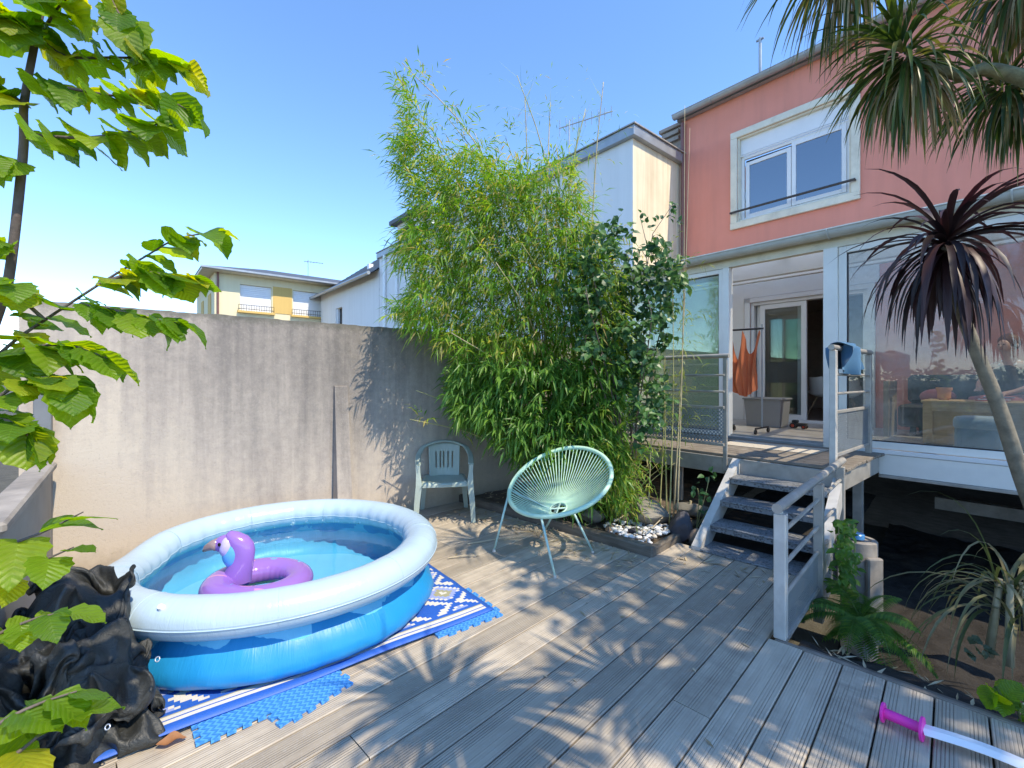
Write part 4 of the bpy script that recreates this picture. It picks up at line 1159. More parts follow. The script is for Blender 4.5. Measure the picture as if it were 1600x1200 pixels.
# seated person inside, bare arm bent, seen dimly through the glass
M_SKIN = plain('skin', (.60, .36, .27), .5, .06, 8, .05, 60)
def person():
    root = thing('person', 'person in a dark sleeveless top sitting with one bent bare arm behind the glass', 'person', loc=tuple(hp(2.55, 2.15, FZ)))
    M = HF @ Matrix.Translation((2.55, 2.15, FZ)) @ Matrix.Rotation(R(-28), 4, 'Z')
    J = {'pel': ((0,0,.52), .13), 'waist': ((0,-.03,.66), .115), 'chest': ((0,-.08,.86), .135), 'neckb': ((0,-.10,1.0), .065), 'neck': ((0,-.125,1.07), .052),
         'head0': ((0,-.14,1.13), .075), 'head1': ((0,-.155,1.22), .092), 'head2': ((0,-.15,1.29), .06),
         'shL': ((-.17,-.09,.96), .055), 'elL': ((-.27,-.17,.73), .04), 'wrL': ((-.16,-.37,.67), .028), 'haL': ((-.11,-.43,.66), .03),
         'shR': ((.17,-.09,.96), .055), 'elR': ((.32,-.10,.75), .04), 'wrR': ((.14,-.30,.62), .028), 'haR': ((.08,-.36,.60), .03),
         'hipL': ((-.09,-.02,.50), .095), 'knL': ((-.14,-.46,.50), .06), 'anL': ((-.14,-.48,.09), .04), 'ftL': ((-.14,-.62,.045), .035),
         'hipR': ((.09,-.02,.50), .095), 'knR': ((.14,-.46,.50), .06), 'anR': ((.14,-.48,.09), .04), 'ftR': ((.14,-.62,.045), .035)}
    for sd, sg in (('L', -1), ('R', 1)):
        h = Vector(J['ha'+sd][0])
        for k, (dx, ln) in enumerate(((-.026, .05), (-.009, .062), (.009, .058), (.026, .045))):
            J[f'f{k}{sd}'] = (tuple(h+Vector((dx, -ln*.6, -.012))), .010); J[f'g{k}{sd}'] = (tuple(h+Vector((dx, -ln, -.035))), .009)
        J['t'+sd] = (tuple(h+Vector((-sg*.045, .0, -.01))), .011)
    E = [('pel','waist'),('waist','chest'),('chest','neckb'),('neckb','neck'),('neck','head0'),('head0','head1'),('head1','head2'),
         ('chest','shL'),('shL','elL'),('elL','wrL'),('wrL','haL'),('chest','shR'),('shR','elR'),('elR','wrR'),('wrR','haR'),
         ('pel','hipL'),('hipL','knL'),('knL','anL'),('anL','ftL'),('pel','hipR'),('hipR','knR'),('knR','anR'),('anR','ftR')]
    for sd in 'LR':
        for k in range(4): E += [('ha'+sd, f'f{k}{sd}'), (f'f{k}{sd}', f'g{k}{sd}')]
        E.append(('ha'+sd, 't'+sd))
    ks = list(J)
    me = bpy.data.meshes.new('body')
    me.from_pydata([tuple(M @ Vector(J[k][0])) for k in ks], [(ks.index(a), ks.index(b_)) for a, b_ in E], [])
    o = bpy.data.objects.new('body', me); COL.objects.link(o); adopt(o, root)
    md = o.modifiers.new('skin', 'SKIN'); o.modifiers.new('sub', 'SUBSURF').render_levels = 2
    if not me.skin_vertices: me.skin_vertices.new()
    for i_, k in enumerate(ks):
        me.skin_vertices[0].data[i_].radius = (J[k][1], J[k][1])
    me.skin_vertices[0].data[0].use_root = True
    me.materials.append(M_SKIN)
    q = MB(M); q.lathe([(.0,.50),(.15,.50),(.155,.58),(.14,.68),(.15,.80),(.165,.88),(.12,.97),(.09,.985),(.088,.975),(.0,.97)], 28, (0,-.05,0), 1.15, .9); q.build('top', fabric('dark_top', (.05,.05,.06)), root, smooth=True)
    q = MB(M)
    for sg in (-1, 1): q.tube([(sg*.075,-.17,.95),(sg*.085,-.10,1.005),(sg*.08,-.01,.95)], .012, 6)
    q.build('strap', fabric('pale_strap', (.75,.7,.68)), root)
    q = MB(M)
    for sg in (-1, 1): q.tube([(sg*.09,-.0,.50),(sg*.14,-.46,.505),(sg*.14,-.49,.12)], [.105,.072,.052], 12)
    q.build('trousers', fabric('red_trousers', (.42,.14,.15)), root, smooth=True)
    q = MB(M); q.ico((0,-.125,1.235), .106, 3, (.95,1.0,1.08), .12, 5); q.build('hair', plain('auburn_hair', (.16,.06,.035), .5, .3, 30, .6, 90), root, smooth=True)
    q = MB(M); q.ico((0,-.215,1.19), .062, 3, (.95,.75,1.25)); f_ = q.build('face', M_SKIN, root, smooth=True)
    q = MB(M); q.ico((0,-.268,1.18), .014, 2, (.8,1.1,1.5)); q.build('nose', M_SKIN, f_, smooth=True)
    for sg in (-1, 1):
        q = MB(M); q.ico((sg*.024,-.256,1.205), .008, 2); q.build('eye', M_DARK, f_, smooth=True)
        q = MB(M); q.ico((sg*.095,-.15,1.19), .02, 2, (.5,.8,1.3)); q.build('ear', M_SKIN, f_, smooth=True)
    q = MB(M); q.ico((0,-.258,1.148), .013, 2, (1.6,.5,.5)); q.build('mouth', plain('lips', (.5,.18,.16)), f_, smooth=True)
person()

# blue cloth over the side railing
cb = MB(HF); vs = []; fs = []; N, K = 30, 44
for j in range(K+1):
    t_ = j/K
    for i in range(N+1):
        u = i/N
        yy = PF+.12 + .44*u
        ang = (t_-.5)*math.pi*1.0
        # over the rail and down on both sides
        L = (t_-.42)*.62
        wob = .022*math.sin(u*24+L*9) + .03*math.sin(u*9+2+L*5)
        if abs(L) < .05: xx = 1.558 + L*1.0; zz = 1.822 - L*L*6 + abs(wob)*.6
        else:
            sg = 1 if L > 0 else -1
            d_ = abs(L)-.05
            xx = 1.558 + sg*(.055 + .03*math.sin(u*14+sg) + .02*d_) + wob; zz = 1.805 - d_*(1.0 if sg < 0 else .62+.25*math.sin(u*3.0))
        vs.append((xx, yy + .03*math.sin(L*12+u*3), zz))
for j in range(K):
    for i in range(N):
        a = j*(N+1)+i; fs.append((a, a+1, a+N+2, a+N+1))
cb.add(vs, fs)
tag(cb.build('blue_cloth', fabric('blue_towelling', (.05, .15, .27)), smooth=True), 'crumpled blue cloth slung over the side railing', 'cloth')

# ------------------------------------------------------------------ paddling pool
PC = Vector((-1.50, 3.02, .024)); PR = .845; PT = .108; PZ = .345; PSX = 1.025
pool = thing('paddling_pool', 'round blue inflatable ring paddling pool full of water', 'pool', loc=tuple(PC))
def pool_skin(name, col, rough=.35, dirt=None):
    t = NT(name); v = t.coord('Object', loc=(-PC.x, -PC.y, 0)); s = t.sep(v)
    n1 = t.noise(v, 3.5, 5, .6)
    ang = t.math('ARCTAN2', s[1], s[0])
    cm = t.n('ShaderNodeCombineXYZ'); t.l(t.math('MULTIPLY', ang, 22.0), cm.inputs[0]); t.l(t.math('MULTIPLY', s[2], 4.0), cm.inputs[2])
    wr = t.noise(cm.outputs[0], 1.0, 5, .65, .8)
    c = t.ramp(n1, [(.3, tuple(x*.94 for x in col)), (.7, tuple(min(1, x*1.05) for x in col))])
    if dirt:
        k = t.math('MULTIPLY', t.mr(s[2], .09, .0, 0, 1), t.mr(t.noise(v, 9, 6, .7), .45, .65, 0, .7))
        c = t.mix(k, c, dirt)
    return t.done(t.bsdf(c, rough, t.bump(wr, .28, .012)))
M_RING = pool_skin('pale_blue_vinyl', (.42, .54, .63), .24)
M_PWALL = pool_skin('mid_blue_vinyl', (.014, .24, .53), .4, (.30, .27, .16))
M_PIN = pool_skin('inner_blue_vinyl', (.11, .45, .70), .4)
def wob(a, k=1.0):
    return 1 + k*(.010*math.sin(2*a+.6) + .007*math.sin(3*a+2.0))
def pool_lathe(prof, seg=128, f=None):
    q = MB(); n = len(prof); vs = []; fs = []
    for k in range(seg):
        a = 2*math.pi*k/seg
        for i, (r, z) in enumerate(prof):
            rr = r*wob(a)
            zz = z
            if f: rr, zz = f(a, rr, zz, i)
            vs.append((PC.x+rr*PSX*math.cos(a), PC.y+rr*math.sin(a), PC.z+zz))
    for k in range(seg):
        l = (k+1) % seg
        for i in range(n-1): fs.append((k*n+i, l*n+i, l*n+i+1, k*n+i+1))
    q.add(vs, fs); return q
ring = [(PR+PT*math.cos(2*math.pi*k/28), PZ+PT*.92*math.sin(2*math.pi*k/28)) for k in range(29)]
RIDGE = [0]*128
def ringf(a, r, z, i):
    # small puckers on the inner seam and a softer, kinked left side
    inner = max(0, -math.cos(2*math.pi*i/28))
    r += inner*inner*.006*math.sin(a*46) + .004*math.sin(a*17)*inner
    k = math.exp(-((a-R(195))/.28)**2)
    z += -.03*k + .012*math.cos(a-R(80)); r += -.028*k
    return r, z
pool_lathe(ring, 160, ringf).build('ring', M_RING, pool, smooth=True)
pool_lathe([(.82,.003),(.88,.006),(.915,.03),(.927,.06),(.915,.11),(.875,.17),(.825,.225),(.79,.275)], 160, lambda a, r, z, i: (r+.006*math.sin(a*9+z*14)*math.sin(math.pi*i/7)+.003*math.sin(a*31+i), z)).build('outer_wall', M_PWALL, pool, smooth=True)
pool_lathe([(.77,.32),(.80,.27),(.86,.18),(.865,.09),(.83,.025),(.80,.012)], 128, lambda a, r, z, i: (r+.008*math.sin(a*14+z*20), z)).build('inner_wall', M_PIN, pool, smooth=True)
q = MB(); q.disc((PC.x, PC.y, PC.z+.012), .835, 64); q.build('floor', pool_skin('pool_floor_vinyl', (.24, .58, .78), .5), pool)
def water():
    t = NT('pool_water'); v = t.coord('Object')
    n1 = t.noise(v, 4.5, 3, .5, .4)
    nb = t.bump(n1, .10, .03)
    fr = t.n('ShaderNodeFresnel'); fr.inputs[0].default_value = 1.33; t.l(nb, fr.inputs['Normal'])
    tr = t.n('ShaderNodeBsdfTransparent'); tr.inputs[0].default_value = (.72, .92, .985, 1)
    gl = t.n('ShaderNodeBsdfGlossy'); gl.inputs['Roughness'].default_value = .0; t.l(nb, gl.inputs['Normal'])
    return t.done(t.mixsh(t.math('MULTIPLY', fr.outputs[0], 1.0, clamp=True), tr.outputs[0], gl.outputs[0]))
WZL = .312
q = MB(); q.disc((PC.x, PC.y, WZL), .80, 96); tag(q.build('water', water(), pool), 'clear water in the paddling pool')
# crinkled clear liner strip standing along the inner seam on the wall side
q = MB(); vs = []; fs = []; N = 150
for i in range(N+1):
    a = R(70)+R(150)*i/N
    amp = .5+.5*math.sin(math.pi*i/N)
    for j in range(4):
        z = WZL-.004+.015*j*amp
        r = (.772-.006*j+.006*math.sin(i*1.9+j)+.006*math.sin(i*.7))*wob(a)
        vs.append((PC.x+r*PSX*math.cos(a), PC.y+r*math.sin(a), z+.006*math.sin(i*1.3+j*2)))
for i in range(N):
    for j in range(3): k = i*4+j; fs.append((k, k+4, k+5, k+1))
q.add(vs, fs)
tg = NT('crinkled_film'); gb = tg.bsdf((.72, .86, .92), .12, None, Alpha=.55); q.build('liner_film', tg.done(gb), pool, smooth=False)
for rr0, zz0 in ((PR+PT*1.0, PZ-.012), (PR-PT*.985, PZ-.012)):
    q = MB(); pp = []
    for k in range(160):
        a = 2*math.pi*k/160; r_, z_ = ringf(a, rr0*wob(a), zz0, 0 if rr0 > PR else 14)
        pp.append((PC.x+r_*PSX*math.cos(a), PC.y+r_*math.sin(a), PC.z+z_))
    q.tube(pp, .0035, 5, closed=True); q.build('weld_seam', M_RING, pool, smooth=True)
for k in range(9):
    a = 2*math.pi*(k+.35)/9
    q = MB(); pp = []
    for j in range(15):
        b_ = -math.pi*.15+math.pi*1.3*j/14
        r_, z_ = ringf(a, (PR+(PT+.0006)*math.cos(b_))*wob(a), PZ+(PT+.0006)*.92*math.sin(b_), 0)
        pp.append((PC.x+r_*PSX*math.cos(a), PC.y+r_*math.sin(a), PC.z+z_))
    q.tube(pp, .0016, 4); q.build('panel_seam', M_RING, pool)
a = R(262); r_, z_ = ringf(a, (PR+PT*.62)*wob(a), PZ+PT*.92*.79, 0)
q = MB(); vp = Vector((PC.x+r_*PSX*math.cos(a), PC.y+r_*math.sin(a), PC.z+z_))
q.tube([vp, vp+Vector((0,-.010,.012))], [.016,.012], 12); q.build('valve', M_WHITE, pool)
# printed label and valve on the ring's inner side, tie loop outside
q = MB(); a = R(18)
lb = []
for k in range(7):
    aa = R(10)+R(12)*k/6
    for r, z in ((.727, .345), (.742, .30)): lb.append((PC.x+r*PSX*wob(aa)*math.cos(aa), PC.y+r*wob(aa)*math.sin(aa), z+.012*math.cos(aa-R(80))))
q.add(lb, [(2*k, 2*k+1, 2*k+3, 2*k+2) for k in range(6)]); q.build('printed_label', plain('label_print', (.55, .60, .25), .4, .9, 60, 0, 5), pool)


# bird-shaped swim ring
FC = Vector((-1.42, 2.565, WZL+.006))
fl = thing('swim_ring', 'purple inflatable bird swim ring floating in the paddling pool', 'swim ring', loc=tuple(FC))
def float_mat():
    t = NT('purple_vinyl'); v = t.coord('Object', loc=(-FC.x, -FC.y, -FC.z)); s = t.sep(v)
    n1 = t.noise(v, 7.0, 1, .4, .4)
    c = t.mix(t.math('GREATER_THAN', t.noise(t.coord('Object', (11, 6, 6)), 1.0, 0, .4, .8), .72), (.29, .15, .50), (.16, .36, .70))
    c = t.mix(t.math('GREATER_THAN', t.noise(t.coord('Object', (6, 12, 6), loc=(3, 1, 2)), 1.0, 0, .4, .8), .755), c, (.55, .24, .46))
    c = t.mix(t.math('LESS_THAN', s[2], -.005), c, (.42, .33, .05))
    return t.done(t.bsdf(c, .16, None, Coat_Weight=.3))
M_FLOAT = float_mat()
def plain_gloss(n, c): return plastic(n, c, .18, .01)
q = MB(); vs = []; fs = []; A, B = 64, 20
FR, FT = .185, .075
for i in range(A):
    a = 2*math.pi*i/A
    for j in range(B):
        b_ = 2*math.pi*j/B
        tt = FT*(1+.12*math.cos(a-R(160)))
        pk = 1+.035*math.sin(a*40)*max(0, math.cos(b_+math.pi))**2
        r = FR+tt*math.cos(b_)*pk
        vs.append((FC.x+r*1.12*math.cos(a), FC.y+r*math.sin(a), FC.z+.03+tt*.9*math.sin(b_)))
for i in range(A):
    for j in range(B): fs.append((i*B+j, ((i+1)%A)*B+j, ((i+1)%A)*B+(j+1)%B, i*B+(j+1)%B))
q.add(vs, fs); q.build('ring_body', M_FLOAT, fl, smooth=True)
# neck and head: one skin of elliptical sections
hd = Vector((-1, -.12, 0)).normalized(); sd_ = Vector((-hd.y, hd.x, 0))
base = FC+Vector((-.145, -.0, .07))
secs = [((.03, -.03), .075, .052), ((.02, .03), .072, .05), ((.005, .09), .066, .047), ((.0, .14), .066, .047), ((.012, .185), .070, .048), ((.03, .22), .060, .045), ((.05, .246), .032, .028), ((.06, .258), .004, .004)]
q = MB(); vs = []; fs = []; B = 22
for (u, z), a_, w_ in secs:
    for j in range(B):
        b_ = 2*math.pi*j/B
        vs.append(tuple(base + hd*(u-.045+a_*math.cos(b_)) + sd_*(w_*math.sin(b_)) + Vector((0,0,z))))
for i in range(len(secs)-1):
    for j in range(B): fs.append((i*B+j, i*B+(j+1)%B, (i+1)*B+(j+1)%B, (i+1)*B+j))
q.add(vs, fs); q.build('neck', plain_gloss('purple_vinyl_plain', (.28, .145, .50)), fl, smooth=True)
def blob(name, c, r, sc, mat, parent, rot=None):
    bm = bmesh.new(); bmesh.ops.create_icosphere(bm, subdivisions=3, radius=r)
    Rm = Matrix((hd, sd_, Vector((0,0,1)))).transposed()
    q = MB()
    vs = []
    for v_ in bm.verts:
        p = Vector((v_.co.x*sc[0], v_.co.y*sc[1], v_.co.z*sc[2]))
        if rot: p = rot @ p
        vs.append(tuple(Vector(c) + Rm @ p))
    q.add(vs, [tuple(v_.index for v_ in f.verts) for f in bm.faces]); bm.free()
    return q.build(name, mat, parent, smooth=True)
hc = base+Vector((0,0,.185))
head = blob('head', hc+hd*.035, .062, (1.15, .80, .85), plain_gloss('purple_vinyl_head', (.28, .145, .50)), fl)
q = MB()
bkp = [hc+hd*.075+Vector((0,0,.0)), hc+hd*.115+Vector((0,0,-.006)), hc+hd*.145+Vector((0,0,-.020)), hc+hd*.160+Vector((0,0,-.036))]
q.tube(bkp, [.040, .028, .018, .008], 14); q.build('beak', plain_gloss('brown_beak', (.28, .20, .20)), head, smooth=True)
for sg in (-1, 1):
    blob('cheek_patch', hc+hd*.028+sd_*sg*.020+Vector((0,0,-.012)), .050, (.80, .72, 1.15), plain_gloss('lilac_patch', (.46, .40, .74)), head)
    blob('blue_patch', hc+hd*.005+sd_*sg*.017+Vector((0,0,-.05)), .058, (.85, .62, 1.35), plain_gloss('blue_patch_vinyl', (.10, .36, .78)), head)
    blob('eye', hc+hd*.05+sd_*sg*.0565+Vector((0,0,.016)), .0085, (1, .35, 1.3), plain_gloss('black_eye', (.005, .005, .005)), head)

# ------------------------------------------------------------------ rug and foam mats below the pool
RA = 37.5
RC = Vector((-.115, 2.93, 0))           # near right corner of the rug
RF = frame(RC, RA)                       # x along the long near edge (rug lies at x<0), y away from the viewer
def rug_mat():
    t = NT('woven_blue_rug'); v = t.coord('Object'); s = t.sep(v)
    # stepped (woven) coordinates
    st_ = .022
    sx = t.math('MULTIPLY', t.math('FLOOR', t.math('DIVIDE', s[0], st_)), st_); sy = t.math('MULTIPLY', t.math('FLOOR', t.math('DIVIDE', s[1], st_)), st_)
    blue = (.020, .105, .46); white = (.66, .63, .55); tan = (.36, .34, .20); lilac = (.30, .36, .66)
    # lattice of stepped diamonds
    px_ = t.math('PINGPONG', t.math('ADD', sx, .17), .19); py_ = t.math('PINGPONG', t.math('ADD', sy, -.06), .16)
    d = t.math('ADD', px_, t.math('MULTIPLY', py_, 1.15))
    c = t.ramp(d, [(0, white), (.025, tan), (.075, lilac), (.12, white), (.135, blue), (.195, white), (.25, blue)], 'CONSTANT')
    c = t.mix(t.math('GREATER_THAN', d, .30), c, blue)
    cz = t.math('PINGPONG', sx, .10); zig = t.math('ABSOLUTE', t.math('SUBTRACT', t.math('SUBTRACT', sy, .40), cz))
    # border stripes along the long edges
    e = t.math('MINIMUM', s[1], t.math('SUBTRACT', 2.0, s[1]))
    bd = t.ramp(e, [(0, blue), (.042, white), (.064, blue), (.073, white), (.098, tan), (.106, blue), (.135, blue)], 'CONSTANT')
    c = t.mix(t.math('LESS_THAN', e, .135), c, bd)
    ex = t.math('ABSOLUTE', s[0]); 
    c = t.mix(t.math('LESS_THAN', ex, .03), c, blue)
    wv = t.n('ShaderNodeTexBrick'); t.l(v, wv.inputs['Vector']); wv.inputs['Scale'].default_value = 90
    n1 = t.noise(v, 160, 2, .5)
    c = t.mix(t.mr(n1, .5, .8, 0, .25), c, (.15, .2, .4))
    return t.done(t.bsdf(c, .55, t.bump(n1, .4, .003)))
q = MB(); vs = []; fs = []; N, K = 60, 44
for j in range(K+1):
    for i in range(N+1):
        x = -2.75*i/N; y = 2.0*j/K
        e = min(-x, y, 2.0-y, 2.75+x)
        z = .0175 + .010*max(0, noise.noise(Vector((x*1.6, y*5, 1))))*math.exp(-e*9) + (.004*math.sin(x*7) if y < .1 else 0)
        vs.append((x, y - .02*math.sin(-x*1.15)*(1 if y < .02 else (1-y/2)), z))
for j in range(K):
    for i in range(N):
        a = j*(N+1)+i; fs.append((a, a+N+1, a+N+2, a+1))
q.add(vs, fs)
rg = q.build('rug', rug_mat(), smooth=True); rg.matrix_world = RF
md = rg.modifiers.new('thickness', 'SOLIDIFY'); md.thickness = .004; md.offset = 1
tag(rg, 'blue and white patterned outdoor rug under the paddling pool', 'rug')
def foam_mat_material():
    t = NT('blue_foam'); v = t.coord('Object'); s = t.sep(v)
    zz = t.math('PINGPONG', t.math('ADD', s[0], t.math('PINGPONG', s[1], .016)), .014)
    h = t.mr(zz, .004, .010, 0, 1)
    c = t.mix(h, (.04, .22, .60), (.08, .32, .70))
    return t.done(t.bsdf(c, .6, t.bump(h, .8, .004)))
M_FOAM = foam_mat_material()
def foam_tile(corner, ang, size, label):
    n = 10; d_ = .022; poly = []
    def edge(p0, p1, nrm):
        pts = []
        for k in range(n):
            a, b_ = k/n, (k+1)/n; L = p1-p0
            if k % 2 == 0: pts += [p0+L*a, p0+L*b_]
            else:
                w = (b_-a)*.22
                pts += [p0+L*a, p0+L*(a-w*.4)+nrm*d_, p0+L*(b_+w*.4)+nrm*d_, p0+L*b_]
        return pts
    c = [Vector((0,0)), Vector((size,0)), Vector((size,size)), Vector((0,size))]
    nr = [Vector((0,-1)), Vector((1,0)), Vector((0,1)), Vector((-1,0))]
    for k in range(4): poly += edge(c[k], c[(k+1)%4], nr[k])
    q = MB(); q.prism([tuple(p) for p in poly], .0, .012)
    o = q.build('foam_tile', M_FOAM); o.matrix_world = frame(corner, ang)
    tag(o, label, 'foam mat', 'interlocking foam tiles under the rug')
c1_ = gp(445, 1130, .012)
foam_tile((c1_.x, c1_.y, .002), 56, .33, 'blue foam tile sticking out furthest below the middle of the pool')
c2_ = gp(316, 1160, .012)
foam_tile((c2_.x, c2_.y, .0045), 42, .29, 'blue foam tile peeking out beside the dry leaf')
c3_ = gp(690, 993, .012)
foam_tile((c3_.x, c3_.y, .002), 37, .42, 'blue foam tile peeking out at the far corner of the rug')

# ------------------------------------------------------------------ plastic garden chair
M_CHAIRP = plastic('grey_blue_chair_plastic', (.37, .43, .37), .5, .06, .12, dirt=(.20, .25, .25), dirt_amt=.35)
CM = frame((-.74, 5.0, 0), 9)
pc = thing('garden_chair', 'grey blue moulded plastic armchair against the garden wall', 'chair', loc=tuple(CM.translation))
# seat
q = MB(CM); N, K = 18, 14; vs = []; fs = []
for j in range(K+1):
    t_ = j/K
    for i in range(N+1):
        u = i/N*2-1
        w_ = .235-.025*t_
        yy = -.235+.45*t_ - (.02*(1-u*u) if j == 0 else 0)
        zz = .415-.03*math.sin(math.pi*t_)*(1-u*u) + .012*u*u - (.022 if j == 0 else 0) - .012*t_
        vs.append((u*w_, yy, zz))
for j in range(K):
    for i in range(N): a = j*(N+1)+i; fs.append((a, a+1, a+N+2, a+N+1))
q.add(vs, fs); so = q.build('seat', M_CHAIRP, pc, smooth=True); so.modifiers.new('t', 'SOLIDIFY').thickness = .01
# backrest with slots
q = MB(CM); N, K = 28, 20; vs = []; fs = []
def back_pt(u, t_):
    w_ = .165+.012*t_
    return (u*w_, .205+.085*t_-.045*(u*u)*1.0, .395+.365*t_-.022*u*u*t_)
for j in range(K+1):
    for i in range(N+1): vs.append(back_pt(i/N*2-1, j/K))
for j in range(K):
    for i in range(N):
        if 5 <= j <= 14 and i in (6, 10, 14-1+0, 17, 21): continue
        a = j*(N+1)+i; fs.append((a, a+1, a+N+2, a+N+1))
q.add(vs, fs); bo = q.build('backrest', M_CHAIRP, pc, smooth=True); bo.modifiers.new('t', 'SOLIDIFY').thickness = .008
# top rail and arms: one flat band
pts = bez([(-.275,-.215,.60),(-.283,-.06,.645),(-.275,.10,.675),(-.235,.215,.725),(-.13,.262,.765),(0,.285,.78),(.13,.262,.765),(.235,.215,.725),(.275,.10,.675),(.283,-.06,.645),(.275,-.215,.60)], 61)
band = [(-.026,-.010),(.026,-.010),(.030,.0),(.022,.010),(-.022,.010),(-.030,.0)]
q = MB(CM); q.tube(pts, 1.0, prof=band, up=(0,0,1)); smooth_by_angle(q.build('arm_rail', M_CHAIRP, pc), 50)
def leg(p_list, w_list, name='leg'):
    q = MB(CM)
    for k in range(len(p_list)-1):
        pass
    n = len(p_list); vs = []; fs = []
    for (p, (wx, wy)) in zip(p_list, w_list):
        for (a, b_) in ((-1,-1),(1,-1),(1,1),(-1,1)): vs.append((p[0]+a*wx/2, p[1]+b_*wy/2, p[2]))
    for k in range(n-1):
        for j in range(4): fs.append((k*4+j, k*4+(j+1)%4, (k+1)*4+(j+1)%4, (k+1)*4+j))
    fs += [(3,2,1,0), tuple((n-1)*4+j for j in range(4))]
    q.add(vs, [tuple(reversed(f)) for f in fs] if False else fs)
    return q.build(name, M_CHAIRP, pc)
for sg in (-1, 1):
    leg([(sg*.295,-.27,0.001),(sg*.285,-.255,.20),(sg*.265,-.235,.40),(sg*.272,-.225,.52),(sg*.276,-.215,.60)], [(.045,.05),(.055,.055),(.062,.065),(.042,.05),(.045,.06)])
    leg([(sg*.25,.30,0.001),(sg*.235,.265,.20),(sg*.205,.215,.40)], [(.045,.045),(.055,.05),(.06,.06)])
    q = MB(CM); q.add([(sg*.262,-.235,.415),(sg*.21,-.235,.415),(sg*.19,.20,.395),(sg*.215,.22,.395),(sg*.262,-.235,.385),(sg*.21,-.235,.385),(sg*.19,.20,.37),(sg*.215,.22,.37)],
                      [(0,1,2,3),(7,6,5,4),(0,4,5,1),(1,5,6,2),(2,6,7,3),(3,7,4,0)]); q.build('seat_rail', M_CHAIRP, pc)
q = MB(CM); q.box((-.235,-.25,.365), (.235,-.235,.40), bev=.005); q.build('front_apron', M_CHAIRP, pc)

# ------------------------------------------------------------------ mint string chair
M_MINT = plastic('mint_cord', (.47, .69, .52), .45, .02)
M_MINTS = plain('mint_painted_steel', (.42, .60, .54), .4, .08, 6, .05)
sc_ = thing('string_chair', 'mint green egg shaped string chair on thin steel legs', 'chair', loc=(.36, 3.93, 0))
cc = Vector((.40, 3.95, .60))
fw = Vector((-.60, -.80, 0)).normalized(); lat = Vector((-fw.y, fw.x, 0))
if lat.x < 0: lat = -lat
tau = R(27)
bk_ = -fw*math.cos(tau) + Vector((0,0,math.sin(tau)))
nr = lat.cross(bk_).normalized()
if nr.z < 0: nr = -nr
AA, BB = .445, .475
def rim(a):
    # egg: broader at the back
    w_ = AA*(1+.07*math.sin(a))
    return cc + lat*(w_*math.cos(a)) + bk_*(BB*math.sin(a)) + Vector((0,0,.035*math.sin(a)**2))
q = MB(); q.tube([rim(2*math.pi*k/90) for k in range(90)], .019, 10, closed=True); q.build('rim', M_MINT, sc_, smooth=True)
hub_c = cc - nr*.20 - bk_*.10
def hub(a): return hub_c + lat*(.075*math.cos(a)) + bk_*(.075*math.sin(a))
q = MB(); q.tube([hub(2*math.pi*k/40) for k in range(40)], .010, 8, closed=True); q.build('hub_ring', M_MINT, sc_, smooth=True)
NSTR = 78
for k in range(NSTR):
    a = 2*math.pi*(k+.5)/NSTR
    p0, p1 = rim(a), hub(a)
    mid = (p0+p1)/2 - nr*.030
    q = MB(); q.tube([p0, (p0*.65+p1*.35)-nr*.022, (p0*.3+p1*.7)-nr*.020, p1], .0042, 5, caps=False); q.build('cord', M_MINT, sc_, smooth=True)
feet = [gp(772, 862), gp(867, 903), gp(926, 864), gp(846, 839)]
tops = [rim(R(212)), rim(R(272)), rim(R(325)), hub(R(120))]
tops = [rim(R(205)), rim(R(283)), hub(R(20))+lat*.05, hub(R(110))]
for k, (f_, t_) in enumerate(zip(feet, tops)):
    q = MB(); q.tube([f_+Vector((0,0,.012)), t_], [.0095, .0095], 10); l_ = q.build('leg', M_MINTS, sc_, smooth=True)
    q = MB(); q.tube([f_+Vector((0,0,.001)), f_+Vector((0,0,.022))], .014, 10); q.build('foot_cap', M_GALV_L, l_)
q = MB(); hp_ = [hub(2*math.pi*k/24)-nr*.02 for k in range(24)]; q.tube(hp_, .008, 6, closed=True)
q.tube([tops[0], hub(R(200)), hub(R(20))], .008, 6); q.tube([tops[1], hub(R(283)), hub(R(103))], .008, 6); q.build('base_frame', M_MINTS, sc_, smooth=True)

